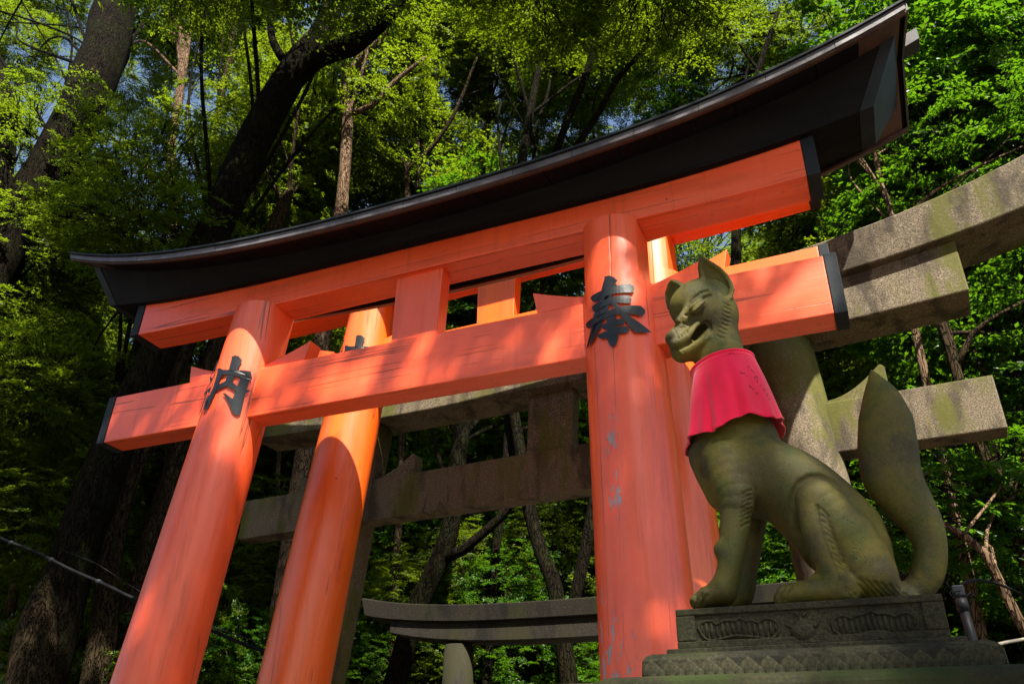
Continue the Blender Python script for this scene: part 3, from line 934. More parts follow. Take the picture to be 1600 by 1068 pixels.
# teeth and a rolled tongue / stone between the lips
fx.capsule(H(1071, 533, .048), H(1074, 543, .045), .008, .003, 'u', .004)
for i in range(5):
    a = i / 4
    P = H(1068 + 13 * a, 540 - 8 * a, .046)
    fx.capsule(P + HU * .004, P - HU * .012, .0055, .004, 'u', .003)
    P = H(1066 + 20 * a, 553 - 12 * a, .034 + .012 * a)
    fx.capsule(P + HU * .022, P, .0045, .0055, 'u', .003)
fx.ell(H(1076, 543, .012), HA, (.05, .036, .014), k=.008)
# eyes: almond balls under the brows
for s in (-1, 1):
    e = H(1089, 479, s * .090)
    d = H(1104, 466, s * .092) - H(1077, 489, s * .062); d /= np.linalg.norm(d)
    nrm = HS * s * .8 + HF * .35 + HU * .15; nrm -= d * (nrm @ d); nrm /= np.linalg.norm(nrm)
    fx.ell(e, np.stack([d, nrm, np.cross(d, nrm)]), (.044, .022, .021), k=.006)
# ears
def ear(pts, s0, base, tip, nrm, cur, th):
    c = np.mean([H(x, y, s0) for x, y in base], axis=0)
    a = H(*tip, s0) - c; a /= np.linalg.norm(a)
    nrm = nrm - a * (nrm @ a); nrm /= np.linalg.norm(nrm)
    b = np.cross(nrm, a)
    pl = []
    for x, y in pts:
        d = ray(x, y); t = ((c - CAM_C) @ nrm) / (d @ nrm)
        q = CAM_C + d * t - c
        pl.append((q @ a, q @ b))
    fx.prism(c, np.stack([a, b, nrm]), pl, th, 'u', .012, cur)
    pc = np.mean(pl, axis=0)
    fx.prism(c + nrm * (th + .004), np.stack([a, b, nrm]), [tuple(pc + (np.array(q) - pc) * (.74, .66) + (-.004, 0)) for q in pl], .014, 's', .008, cur)
camdir = lambda P: (CAM_C - P) / np.linalg.norm(CAM_C - P)
ear([(1091, 404), (1101, 409), (1112, 413), (1125, 420), (1136, 431), (1143, 444), (1146, 457), (1141, 472), (1128, 480), (1112, 470), (1102, 455), (1094, 440), (1089, 420)], .075,
    [(1122, 460)], (1094, 408), camdir(HC) * .8 + HS * .45 + HU * .1, 3.4, .017)
ear([(1053, 436), (1062, 440), (1074, 449), (1085, 462), (1078, 480), (1050, 484), (1045, 470), (1044, 456), (1048, 443)], -.085,
    [(1066, 466)], (1053, 436), camdir(HC) * .8 - HS * .5 + HF * .5, 2.0, .015)

NBODY = len(fx.ops)
def hits(pix):
    """Where the sight lines through surveyed points meet the carved body."""
    d = np.array([ray(*q) for q in pix]); d /= np.linalg.norm(d, axis=1)[:, None]
    t = np.full(len(d), 2.4); on = np.ones(len(d), bool)
    for _ in range(110):
        v = fx.eval(CAM_C + d[on] * t[on][:, None], NBODY)
        t[on] += np.minimum(v * .7, .03)
        k = np.where(on)[0]
        on[k[(v < .0006) | (t[k] > 4.6)]] = False
        if not on.any(): break
    P = CAM_C + d * t[:, None]
    P[t > 4.5] = np.nan
    return P
GROOVES = []
def groove(pts, r, k=.004):
    q = []
    for a, b in zip(pts[:-1], pts[1:]):
        m = max(1, int(math.hypot(b[0] - a[0], b[1] - a[1]) / 6))
        q += [(a[0] + (b[0] - a[0]) * i / m, a[1] + (b[1] - a[1]) * i / m) for i in range(m)]
    q.append(pts[-1])
    GROOVES.append((q, r, k))
def carve():
    P = hits([x for q, _, _ in GROOVES for x in q])
    o = 0
    for q, r, k in GROOVES:
        seg = P[o:o + len(q)]; o += len(q)
        for a, b in zip(seg[:-1], seg[1:]):
            if np.isnan(a).any() or np.isnan(b).any() or np.linalg.norm(a - b) > .07: continue
            fx.capsule(a, b, r, r, 's', k)
# carved lines: eyelids, brow crease, muzzle wrinkles, cheek fringe
groove([(1072, 492), (1080, 483), (1090, 473), (1101, 465), (1110, 461)], 0.0083, .002)
groove([(1074, 492), (1084, 490), (1094, 483), (1102, 474), (1107, 464)], 0.0067, .002)
groove([(1064, 503), (1066, 492), (1074, 478), (1084, 466), (1096, 457), (1106, 454)], 0.0067, .002)
groove([(1052, 512), (1058, 506), (1066, 504), (1074, 507)], 0.0053, .002)
for i in range(4):
    groove([(1054 + 5 * i, 514 - 1 * i), (1058 + 5 * i, 522 - 1 * i), (1060 + 5 * i, 529 - 3 * i)], 0.0042, .002)
groove([(1094, 508), (1103, 503), (1109, 508), (1110, 516), (1103, 526)], 0.0060, .002)
for i in range(9):
    a = i / 8
    x, y = 1141 - 13 * a * a, 472 + 47 * a
    groove([(x - 10 + 3 * a, y + 1 + 4 * a), (x - 5 + 2 * a, y + 4 + 3 * a), (x + 1 + 2 * a, y + 6 + 3 * a)], .0044, .0012)
groove([(1080, 534), (1073, 539), (1066, 542), (1058, 545), (1050, 546)], .0075, .002)
# hair lines on thigh and foreleg
groove([(1276, 790), (1279, 812), (1287, 840), (1298, 870), (1312, 905), (1324, 926)], .0065, .004)
for i in range(13):
    a = i / 12
    x, y = 1278 + 42 * a ** 1.1, 794 + 124 * a
    groove([(x + 2, y - 1), (x + 9 + 2 * a, y + 4), (x + 15 + 3 * a, y + 12)], .0046, .0012)
for i in range(8):
    a = i / 7
    y = 766 + 50 * a
    groove([(1161 - 2 * a, y + 6), (1168 - 2 * a, y + 1), (1176 - 3 * a, y - 1)], .0046, .0012)
for i in range(7):
    a = i / 6
    x = 1345 + 66 * a
    groove([(x - 14 + 4 * a, 902 + 13 * a), (x, 916 + 10 * a), (x + 12, 931 + 3 * a)], .0044, .0012)
# toes
for px in (1086, 1094, 1103):
    groove([(px + 2, 928), (px - 4, 938), (px - 6, 946)], 0.0063, .002)
for px in (1214, 1222, 1231):
    groove([(px + 4, 915), (px - 3, 925), (px - 5, 938)], 0.0063, .002)
groove([(1240, 775), (1238, 800), (1244, 830), (1254, 860), (1266, 886)], 0.0105, .014)
groove([(1240, 785), (1243, 768), (1252, 754), (1266, 746), (1284, 744), (1300, 750), (1312, 760)], 0.0105, .016)
carve()
lo = np.array([2.08, -2.13, 2.05]); hi = np.array([3.32, -1.36, 3.78])
# flat underside where the statue stands on its plinth
FOX_Z = 2.108
D, ax3 = fx.grid(lo, hi, .0047)
zz = ax3[2][None, None, :]
D = np.maximum(D, FOX_Z - zz)
V, Q = surface_nets(D, ax3)
fox_root = np.array([2.72, -1.75, FOX_Z])
me = mesh_np("fox_statue", V - fox_root, Q)
smooth(me)
me.update()
fox = mobj("fox_statue", me, M['fox'], None, tuple(fox_root))
tag(fox, "mossy green stone fox statue sitting upright on a carved plinth, wearing a crimson bib", "statue")

# ------------------------------------------------------------------ crimson bib hung round the fox's neck
def bib():
    c0, c1 = F_(1131, 572), F_(1152, 682)
    a0 = F_(1087, 586) - F_(1131, 572)
    a1 = F_(1080, 704) - F_(1152, 682)
    b0, b1 = np.array([0, -.125, -.005]), np.array([0, -.205, -.02])
    NU, NV = 120, 26
    V = []
    rng = random.Random(5)
    ph = [rng.uniform(0, 6.28) for _ in range(5)]
    for j in range(NV):
        v = j / (NV - 1)
        w = v * .9 + .1 * v * v
        c = c0 + (c1 - c0) * w; a = a0 + (a1 - a0) * v ** .85; b = b0 + (b1 - b0) * v ** .85
        for i in range(NU):
            u = 2 * math.pi * i / NU
            fold = .009 * v * (.7 * math.sin(6 * u + ph[0]) + .8 * math.sin(4 * u + ph[1]) + .4 * math.sin(13 * u + ph[2] + 1.5 * v)) + .002 * v * math.sin(21 * u + 6 * v + ph[3])
            for u0, wd, am in ((.62, .10, .008), (1.12, .06, -.020), (1.28, .09, .010), (1.78, .07, -.014), (1.95, .10, .008), (2.55, .10, -.008)):
                fold += am * v * math.exp(-((u - u0 - .06 * v) / wd) ** 2)
            P = c + a * math.cos(u) + b * math.sin(u)
            rad = P - c
            L = np.linalg.norm(rad)
            scal = .010 * v * math.sin(5 * u + ph[4])
            V.append((c, rad / L, L * (1 + 0) + fold, np.array([0, 0, scal])))
    C = np.array([x[0] for x in V]); Dr = np.array([x[1] for x in V]); L = np.array([x[2] for x in V]); S = np.array([x[3] for x in V])
    for _ in range(14):
        d = fx.eval(C + Dr * L[:, None] + S, NTORSO)
        L = L + np.clip(.010 - d, 0, .02)
    P = C + Dr * L[:, None] + S
    P = P.reshape(NV, NU, 3)
    for _ in range(2):                      # relax the cloth a little
        P[1:-1] = .5 * P[1:-1] + .125 * (np.roll(P, 1, 1)[1:-1] + np.roll(P, -1, 1)[1:-1] + P[:-2] + P[2:])
    F = [(j * NU + i, j * NU + (i + 1) % NU, (j + 1) * NU + (i + 1) % NU, (j + 1) * NU + i) for j in range(NV - 1) for i in range(NU)]
    root = P.reshape(-1, 3).mean(0)
    o = pobj("bib", P.reshape(-1, 3) - root, F, M['bib'], None, 0, True, tuple(root))
    m = o.modifiers.new("cloth", 'SOLIDIFY'); m.thickness = .004; m.offset = 1
    m = o.modifiers.new("fine", 'SUBSURF'); m.levels = 1; m.render_levels = 1
    tag(o, "crimson cloth bib with a few faint ink scribbles, tied round the stone fox's neck", "bib")
    # waistband at the collar and the stitched hem
    for row, r, nm in ((0, .0075, "collar_band"), (2, .0025, "seam"), (NV - 1, .0035, "hem")):
        pts = [P[row, i % NU] - root + (P[row, i % NU] - P[row].mean(0)) / np.linalg.norm(P[row, i % NU] - P[row].mean(0)) * .003 for i in range(NU + 1)]
        V2, F2 = tube(pts, r, 6, False)
        pobj(nm, V2, F2, M['bib'], o, 0, True)
    # faint handwritten marks in ink on the near side
    tr = []
    rng = random.Random(11)
    def put(uu, vv):
        i = uu * NU; j = vv * (NV - 1)
        i0, j0 = int(i), int(j); fi, fj = i - i0, j - j0
        p = lambda a, b: P[min(b, NV - 1), a % NU]
        q = (p(i0, j0) * (1 - fi) + p(i0 + 1, j0) * fi) * (1 - fj) + (p(i0, j0 + 1) * (1 - fi) + p(i0 + 1, j0 + 1) * fi) * fj
        n = q - P[min(j0, NV - 1)].mean(0); n /= np.linalg.norm(n)
        return q - root + n * .0062
    for (u0, v0, n, du, dv) in ((.30, .07, 3, .010, .0), (.375, .30, 4, .007, .05), (.33, .42, 3, .012, .02), (.385, .46, 6, .006, .06), (.35, .62, 3, .008, .04)):
        for s in range(n):
            bx_, by_ = u0 + du * s, v0 + dv * s
            pts = [put(bx_ + rng.uniform(-.006, .006), by_ + rng.uniform(-.025, .025)) for _ in range(4)]
            V2, F2 = tube(pts, .0007, 4, True)
            tr.append((V2, F2))
    V2, F2 = join_vf(tr)
    pobj("ink_scribble", V2, F2, M['ink'], o)
bib()

# ------------------------------------------------------------------ plinth
def plinth():
    t = thing("plinth", "mossy, shade-darkened carved stone plinth with lotus petal band, under the fox statue", "plinth", (2.73, -1.72, 0))
    X0, Y0 = 2.73, -1.72
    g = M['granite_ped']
    def obj_box(nm, x0, x1, y0, y1, z0, z1, mat, bev):
        V, F = box(x0 - X0, x1 - X0, y0 - Y0, y1 - Y0, z0, z1)
        return pobj(nm, V, F, mat, t, bev)
    zt, zb = 2.111, 1.986
    yf = -2.0
    blk = obj_box("block", 2.332, 3.122, yf + .006, -1.44, zb, zt, g, .006)
    # raised frame round the carved panel
    for x0, x1, z0, z1 in ((2.332, 3.122, zt - .022, zt - .0005), (2.332, 3.122, zb + .0005, zb + .024), (2.332, 2.395, zb + .0245, zt - .0225), (3.06, 3.122, zb + .0245, zt - .0225)):
        V, F = box(x0 - X0 + .001, x1 - X0 - .001, yf - .004 - Y0, yf + .009 - Y0, z0, z1)
        pobj("frame_border", V, F, g, blk, .004)
    # two lobed cartouches with ribs behind the rim
    def S(px, py):
        P = at(px, py, yf)
        return (P[0], P[2])
    left = [(1091, 979), (1096, 972), (1103, 969), (1112, 969), (1119, 975), (1128, 969), (1140, 968), (1149, 969), (1156, 964), (1163, 969), (1175, 968), (1184, 972), (1192, 966), (1201, 965), (1210, 968), (1217, 976), (1218, 984), (1212, 992), (1203, 997), (1192, 996), (1180, 994), (1165, 993), (1150, 992), (1135, 995), (1122, 998), (1111, 1000), (1102, 997), (1096, 990)]
    right = [(1299, 972), (1303, 965), (1312, 961), (1322, 961), (1330, 966), (1339, 960), (1352, 958), (1361, 953), (1371, 958), (1384, 957), (1399, 962), (1407, 957), (1418, 956), (1428, 961), (1434, 968), (1434, 980), (1428, 988), (1416, 991), (1402, 990), (1388, 987), (1372, 986), (1356, 987), (1341, 992), (1326, 995), (1312, 991), (1303, 984)]
    for pts in (left, right):
        q = [S(*p) for p in pts]
        pp = [(x - X0, yf + .003 - Y0, z) for x, z in q]
        pp, rad = smooth_path(pp + [pp[0]], [.006] * (len(pp) + 1), .01)
        V, F = tube(pp, .0042, 8, False)
        pobj("cartouche_rim", V, F, g, blk, 0, True)
        xs = [x for x, _ in q]
        n = 15
        ribs = []
        for i in range(n):
            x = min(xs) + (max(xs) - min(xs)) * (i + .5) / n
            zs = []
            for (xa, za), (xb, zb2) in zip(q, q[1:] + q[:1]):
                if (xa - x) * (xb - x) <= 0 and xa != xb: zs.append(za + (zb2 - za) * (x - xa) / (xb - xa))
            if len(zs) < 2: continue
            w = (max(xs) - min(xs)) / n * .46
            V, F = tube([(x - X0, yf + .0075 - Y0, min(zs) + .003), (x - X0, yf + .0055 - Y0, (min(zs) + max(zs)) / 2), (x - X0, yf + .0075 - Y0, max(zs) - .003)], [w * .7, w * .8, w * .7], 8)
            pobj("rib", V, F, g, blk, 0, True)
    # wish jewel with rings and flames between them
    cxj, czj = S(1254, 982)
    V, F = [], []
    prof = [(0.0, .040), (.006, .036), (.010, .028), (.018, .022), (.024, .014), (.030, .012), (.035, .004), (.0365, -.006), (.034, -.018), (.027, -.028), (.014, -.034)]
    rings = [[(cxj - X0 + r * math.cos(a), yf + .006 - Y0 + .55 * r * math.sin(a), czj + z) for a in np.linspace(0, 2 * math.pi, 25)[:-1]] for r, z in prof]
    V, F = loft(rings, True, False)
    pobj("wish_jewel", V, F, g, blk, 0, True)
    for s in (-1, 1):
        for k, (dx, dz, l) in enumerate(((.036, .006, .012), (.008, .040, .012))):
            pts = [(cxj - X0 + s * (dx + l * t_), yf + .003 - Y0, czj + dz + .016 * t_ * t_ + .004 * math.sin(5 * t_)) for t_ in np.linspace(0, 1, 6)]
            V, F = tube(pts, list(np.linspace(.006, .0015, 6)), 6)
            pobj("flame", V, F, g, blk, 0, True)
    # thin fillet, lotus band, mossy slab, base
    obj_box("fillet", 2.300, 3.160, yf - .022, -1.41, 1.967, zb + .0005, g, .004)
    lz0, lz1 = 1.890, 1.9665
    xs0, xs1, y0, y1 = 2.235, 3.235, yf - .085, -1.34
    prof = [(0.012, lz0), (0.0, lz0 + .012), (0.0, lz1 - .022), (.010, lz1 - .008), (.026, lz1)]
    rings = [[(xs0 + d - X0, y0 + d - Y0, z), (xs1 - d - X0, y0 + d - Y0, z), (xs1 - d - X0, y1 - d - Y0, z), (xs0 + d - X0, y1 - d - Y0, z)] for d, z in prof]
    V, F = loft(rings)
    lot = pobj("lotus_band", V, F, g, t, .003)
    # petals: a row of pointed upright petals with smaller leaves at their feet
    def petal_mesh(w, h, nm):
        n = 7
        V = []; F = []
        for j in range(n + 1):
            v = j / n
            ww = w * (math.sin(math.pi * (.18 + .82 * v) ** .9)) * .5
            for i in range(5):
                u = (i - 2) / 2
                V.append((u * ww, -.0075 * (1 - u * u) * (1 - .4 * v) - .001, h * v))
        for j in range(n):
            for i in range(4):
                F.append((j * 5 + i, j * 5 + i + 1, j * 5 + 6 + i, j * 5 + 5 + i))
        me = bpy.data.meshes.new(nm); me.from_pydata(V, [], F); smooth(me)
        me.materials.append(g)
        return me
    pm, pm2 = petal_mesh(.060, .050, "petal"), petal_mesh(.034, .026, "leaf_point")
    n = 17
    for i in range(n):
        x = xs0 + (xs1 - xs0) * (i + .5) / n
        o = bpy.data.objects.new("petal", pm); link(o, lot); o.location = (x - X0, y0 - Y0 + .001, lz0 + .006)
        if i:
            o = bpy.data.objects.new("leaf_point", pm2); link(o, lot); o.location = (x - (xs1 - xs0) / n / 2 - X0, y0 - Y0 - .002, lz0 + .004)
    for i in range(12):
        y = y0 + (y1 - y0) * (i + .5) / 12
        for xx, rz in ((xs0, -math.pi / 2), (xs1, math.pi / 2)):
            o = bpy.data.objects.new("petal", pm); link(o, lot); o.location = (xx - X0, y - Y0, lz0 + .006); o.rotation_euler = (0, 0, rz)
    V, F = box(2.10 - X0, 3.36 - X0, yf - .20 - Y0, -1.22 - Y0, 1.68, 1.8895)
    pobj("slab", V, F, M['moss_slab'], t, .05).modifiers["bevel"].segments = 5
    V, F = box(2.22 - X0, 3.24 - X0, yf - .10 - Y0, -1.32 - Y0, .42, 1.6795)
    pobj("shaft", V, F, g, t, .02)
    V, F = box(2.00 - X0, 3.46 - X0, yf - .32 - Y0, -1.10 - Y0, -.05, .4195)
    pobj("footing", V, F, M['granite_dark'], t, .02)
plinth()

# ------------------------------------------------------------------ pipe, cables and rope
def conduit():
    y = -.4
    b = at(1521, 1004, y); tp = at(1496, 925, y); md = at(1506, 952, y)
    d = (b - tp)
    t = thing("conduit_pole", "thin grey conduit pole with a wired junction on top, right of the plinth", "pole", (b[0], y, gz(b[0], y)))
    o = np.array([b[0], y, gz(b[0], y)])
    foot = np.array([b[0] + .02, y, gz(b[0], y)])
    V, F = tube([foot - o, b - o, md - o], .021, 14)
    pobj("pipe", V, F, M['pipe'], t, 0, True)
    V, F = tube([md - o + d * .02, md - o - d * .22], .026, 14)
    pobj("coupling", V, F, M['pipe'], t, 0, True)
    V, F = tube([md - o - d * .2, tp - o], .016, 12)
    pobj("pipe", V, F, M['pipe'], t, 0, True)
    V, F = box(-.022, .030, -.022, .022, -.02, .03)
    V = [tuple(np.array(v) + tp - o) for v in V]
    pobj("junction", V, F, M['cap'], t, .006)
    rng = random.Random(3)
    tr = []
    for k in range(6):
        p0 = tp - o + np.array([rng.uniform(-.02, .02), rng.uniform(-.02, .02), 0])
        pts = [p0]
        for s in range(5): pts.append(pts[-1] + np.array([rng.uniform(-.018, .022), rng.uniform(-.02, .02), rng.uniform(-.02, .022)]))
        tr.append(tube(pts, .0035, 6))
    V, F = join_vf(tr)
    pobj("wire", V, F, M['cable'], t, 0, True)
    return tp
tp_ = conduit()
def cable(name, label, cat, pts, r, mat, clips=()):
    o0 = np.asarray(pts[0], float)
    q, rad = smooth_path([np.asarray(p, float) - o0 for p in pts], [r] * len(pts), .12)
    V, F = tube(q, r, 10)
    o = pobj(name, V, F, mat, None, 0, True, tuple(o0))
    tag(o, label, cat)
    for c in clips:
        i = int(c * (len(q) - 1))
        d = np.asarray(q[min(i + 1, len(q) - 1)]) - np.asarray(q[i]); d /= np.linalg.norm(d)
        V, F = tube([np.asarray(q[i]) - d * .025, np.asarray(q[i]) + d * .025], r * 1.5, 10)
        pobj("clip", V, F, M['cap'], o, 0, True)
cable("cable", "green-black cable leading right from the conduit pole's top into the trees", "cable",
      [at(1500, 912, -.4), at(1520, 906, -.2), at(1545, 908, .3), at(1580, 920, 1.0), at(1640, 950, 2.0)], .008, M['cable'])
cable("rope", "thin pale rope running from the plinth towards the right edge", "rope",
      [at(1536, 1012, -1.3), at(1570, 1003, -1.1), at(1610, 996, -.9), at(1680, 985, -.5)], .006, M['rope'])
cable("cable", "thick black cable slung between the dark trunks and the left red pillars", "cable",
      [at(-60, 806, 2.3), at(0, 840, 2.3), at(52, 860, 2.3), at(110, 889, 2.3), at(165, 913, 2.3), at(215, 937, 2.3), at(335, 986, 2.3), at(375, 1003, 2.3), at(415, 1017, 2.3), at(520, 1050, 2.3)], .019, M['cable'], (.2, .34, .49))
cable("cable", "thin black wire above the thick cable on the left", "cable",
      [at(100, 860, 2.6), at(150, 880, 2.6), at(215, 921, 2.6), at(300, 965, 2.6), at(412, 1006, 2.6)], .006, M['cable'])

# ------------------------------------------------------------------ woodland
def crown_mesh(name, seed, nclump, per, leaf, mat, fill=.45, clump_r=.17, droop=.15):
    """Unit crown: leafy sprays on forking twigs, filling an uneven ball of radius 1."""
    g = np.random.default_rng(seed)
    d = g.normal(size=(nclump, 3)); d /= np.linalg.norm(d, axis=1)[:, None]
    r = (fill + (1 - fill) * g.random(nclump)) ** .8
    lump = 1 + .22 * np.sin(d[:, 0] * 3.1 + seed) * np.cos(d[:, 1] * 2.7 - seed) + .15 * np.sin(d[:, 2] * 5 + d[:, 0] * 4 + seed)
    c = d * (r * lump)[:, None]
    cr = clump_r * (.55 + 1.0 * g.random(nclump) ** 1.5)
    nn = g.normal(size=(nclump, 3)) * .38 + np.array([0, 0, 1.0]) + d * .3
    nn /= np.linalg.norm(nn, axis=1)[:, None]
    out = d + g.normal(size=(nclump, 3)) * .45                     # way the spray points
    out -= nn * (out * nn).sum(1)[:, None]
    out /= np.linalg.norm(out, axis=1)[:, None]
    sd = np.cross(nn, out)
    NT_ = 7
    npt = per // NT_
    ang = np.linspace(-1.25, 1.25, NT_)[None] + g.normal(size=(nclump, NT_)) * .16
    st = np.abs(np.linspace(-1, 1, NT_))[None] * .0 + g.random((nclump, NT_)) * .45 - .35      # where the twiglet leaves the main twig
    ln = cr[:, None] * (1.15 - .35 * np.abs(np.linspace(-1, 1, NT_))[None]) * (.8 + .4 * g.random((nclump, NT_)))
    tdir = out[:, None] * np.cos(ang)[..., None] + sd[:, None] * np.sin(ang)[..., None]
    tdir[..., 2] -= droop * g.random((nclump, NT_))
    org = c[:, None] + out[:, None] * (st * cr[:, None])[..., None]
    s = (np.arange(npt)[None, None] + g.random((nclump, NT_, npt)) * .6 + .4) / npt
    p = org[:, :, None] + tdir[:, :, None] * (ln[..., None] * s)[..., None]
    p = p + g.normal(size=p.shape) * (cr[:, None, None, None] * .045)
    sgn = np.where(np.arange(npt) % 2, 1, -1)[None, None]
    perp = np.cross(np.broadcast_to(nn[:, None], tdir.shape), tdir)
    dirv = tdir[:, :, None] * .8 + perp[:, :, None] * (sgn * (.75 + .3 * g.random((nclump, NT_, npt))))[..., None]
    dirv = dirv + g.normal(size=dirv.shape) * .25
    N = nclump * NT_ * npt
    p = p.reshape(N, 3); dirv = dirv.reshape(N, 3)
    nrm = np.repeat(nn, NT_ * npt, 0) + g.normal(size=(N, 3)) * .42
    nrm /= np.linalg.norm(nrm, axis=1)[:, None]
    dirv -= nrm * (dirv * nrm).sum(1)[:, None]
    dirv /= np.linalg.norm(dirv, axis=1)[:, None] + 1e-9
    side = np.cross(nrm, dirv)
    L = leaf * (.5 + 1.0 * g.random(N))[:, None]
    W = L * .27
    v = np.stack([p, p + dirv * L * .45 + side * W + nrm * L * .06, p + dirv * L - nrm * L * .12, p + dirv * L * .45 - side * W + nrm * L * .06], 1).reshape(-1, 3)
    b = np.arange(N)[:, None] * 4
    F = np.concatenate([b + np.array([0, 1, 2]), b + np.array([0, 2, 3])])
    # twigs: three-sided, from the inside of the crown to each spray and along its middle
    a0 = c * .55 + g.normal(size=c.shape) * .05; a1 = c - out * cr[:, None] * .4; a2 = c + out * cr[:, None] * .9
    tv, tf = [], []
    o0 = len(v)
    tri = np.array([0, 2.09, 4.19])
    w0 = np.stack([np.cos(tri), np.sin(tri), 0 * tri], 1)
    w1 = np.stack([np.cos(tri), 0 * tri, np.sin(tri)], 1)
    for i in range(nclump):
        w = w0 if abs(d[i, 2]) > .6 else w1
        o = o0 + i * 9
        tv.append(np.concatenate([a0[i] + w * .0075, a1[i] + w * .0045, a2[i] + w * .0015]))
        for k in (0, 3):
            for j in range(3):
                q = (j + 1) % 3
                tf += [(o + k + j, o + k + q, o + k + 3 + q), (o + k + j, o + k + 3 + q, o + k + 3 + j)]
    nl_ = len(F)
    me = mesh_np(name, np.concatenate([v] + tv), None, np.concatenate([F, np.array(tf)]))
    me.materials.append(mat); me.materials.append(M['bark_dark'])
    mi = np.zeros(len(me.polygons), np.int32); mi[nl_:] = 1
    me.polygons.foreach_set("material_index", mi)
    return me
CROWN = {
    'a1': crown_mesh("crown", 1, 420, 98, .029, M['leaf_a']),
    'a2': crown_mesh("crown", 2, 340, 112, .028, M['leaf_a'], clump_r=.20),
    'b1': crown_mesh("crown", 3, 420, 98, .028, M['leaf_b']),
    'b2': crown_mesh("crown", 4, 340, 98, .032, M['leaf_b'], clump_r=.16),
    'c1': crown_mesh("crown", 5, 320, 91, .038, M['leaf_c']),
    'c2': crown_mesh("crown", 6, 200, 70, .062, M['leaf_c'], clump_r=.24),
    'a3': crown_mesh("crown", 7, 220, 70, .054, M['leaf_a'], clump_r=.21),
    's1': crown_mesh("crown", 8, 150, 112, .044, M['leaf_a'], fill=.1, clump_r=.20),  # sparse crowns for the added shade trees, holes left to shape the dapples
    's2': crown_mesh("crown", 9, 130, 112, .046, M['leaf_b'], fill=.1, clump_r=.22),
}
def bark_jit(seed, amp=.10):
    def f(p, d, a):
        return amp * (mnoise.noise(Vector((p.x * 2.2 + d.x * 1.5 + seed, p.y * 2.2 + d.y * 1.5, p.z * .9))) + .5 * math.sin(3 * a + p.z * .7 + seed) * .5)
    return f
def add_trunk(t, base, pts, rad, mat, seed, n=22, name="trunk", step=.28):
    q, r = smooth_path([np.asarray(p, float) - base for p in pts], rad, step)
    V, F = tube(q, r, n, True, bark_jit(seed))
    return pobj(name, V, F, mat, t, 0, True)
def add_crowns(t, base, crowns, rng, mesh_keys):
    for (c, R) in crowns:
        k = rng.choice(mesh_keys)
        o = bpy.data.objects.new("crown", CROWN[k])
        link(o, t)
        o.location = np.asarray(c) - base
        R = np.atleast_1d(R)
        o.scale = (R[0], R[0] * rng.uniform(.9, 1.1), R[-1] * (.8 if len(R) == 1 else 1))
        o.rotation_euler = (rng.uniform(-.2, .2), rng.uniform(-.2, .2), rng.uniform(0, 6.28))
def limbs(t, base, stem, rad, targets, rng, mat):
    """Boughs from the upper stem out into the crown."""
    parts = []
    for c in targets:
        k = rng.randrange(max(1, int(len(stem) * .45)), len(stem))
        a = np.asarray(stem[k]); r = rad[k]
        b = np.asarray(c)
        m1 = a + (b - a) * .35 + np.array([rng.uniform(-.3, .3), rng.uniform(-.3, .3), .15]) * np.linalg.norm(b - a) * .5
        m2 = a + (b - a) * .7 + np.array([rng.uniform(-.2, .2), rng.uniform(-.2, .2), .15]) * np.linalg.norm(b - a) * .5
        q, rr_ = smooth_path([a - base, m1 - base, m2 - base, b - base], [min(r * .5, .050), min(r * .33, .034), min(r * .2, .020), .006], .35)
        parts.append(tube(q, rr_, 7, False))
    if parts:
        V, F = join_vf(parts)
        o = pobj("limbs", V, F, mat, t, 0, True)

def px_tree(name, label, cat, pix, mat, seed, crowns, keys, group=None, high=(), ground=True, extra=(), up=0.0, nl=4):
    """A tree whose stem passes through surveyed points: pix = (px, py, y, width px) from the lowest to the highest."""
    rng = random.Random(seed)
    pts = [at(a, b, y) for a, b, y, w in pix]
    rad = [w * .43 * mpp(P) for P, (a, b, y, w) in zip(pts, pix)]
    if ground:
        d = pts[0] - pts[1]
        d = d / max(1e-6, -d[2]) if d[2] < -.05 else np.array([0, 0, -1.0])
        d[:2] *= .6
        s = 0
        P = pts[0]
        for _ in range(400):
            g = gz(P[0] + d[0] * s, P[1] + d[1] * s)
            if P[2] + d[2] * s <= g - .15: break
            s += .05
        if s > .1:
            foot = P + d * s
            pts = [foot, P + d * s * .85] + pts if s > 1.0 else [foot] + pts
            r0 = rad[0] * (1 + .06 * s)
            rad = [r0 * 1.3, r0] + rad if s > 1.0 else [r0] + rad
    if up:
        d = pts[-1] - pts[-2]; d /= np.linalg.norm(d)
        d = d * .7 + np.array([0, 0, .3])
        pts += [pts[-1] + d * up * .5, pts[-1] + d * up * .5 + np.array([d[0], d[1], 1.0]) * up * .45]
        rad += [rad[-1] * .7, rad[-1] * .25]
    base = np.array([pts[0][0], pts[0][1], gz(pts[0][0], pts[0][1])])
    t = thing(name, label, cat, tuple(base), 0, group)
    add_trunk(t, base, pts, rad, mat, seed)
    for ex in extra:
        q = [at(a, b, y) for a, b, y, w in ex]
        add_trunk(t, base, q, [w / 2 * mpp(P) for P, (a, b, y, w) in zip(q, ex)], mat, seed + 7, 12, "branch", .2)
    cr = [(at(a, b, y), R) for a, b, y, R in crowns]
    nlow = len(cr)
    cr += [(np.array(c), R) for c, R in high]  # high: crowns added overhead to block the sun from the stems
    if nl:
        tg = []
        for c, R in cr[:nlow]:
            for _ in range(nl):
                u = np.array([rng.uniform(-1, 1), rng.uniform(-1, 1), rng.uniform(-.6, .8)])
                tg.append(np.asarray(c) + u * (np.max(R) * .75))
        limbs(t, base, pts, rad, tg, rng, mat)
    add_crowns(t, base, cr, rng, keys)
    return t

DK, PA, MI = M['bark_black'], M['bark_pale'], M['bark_mid']
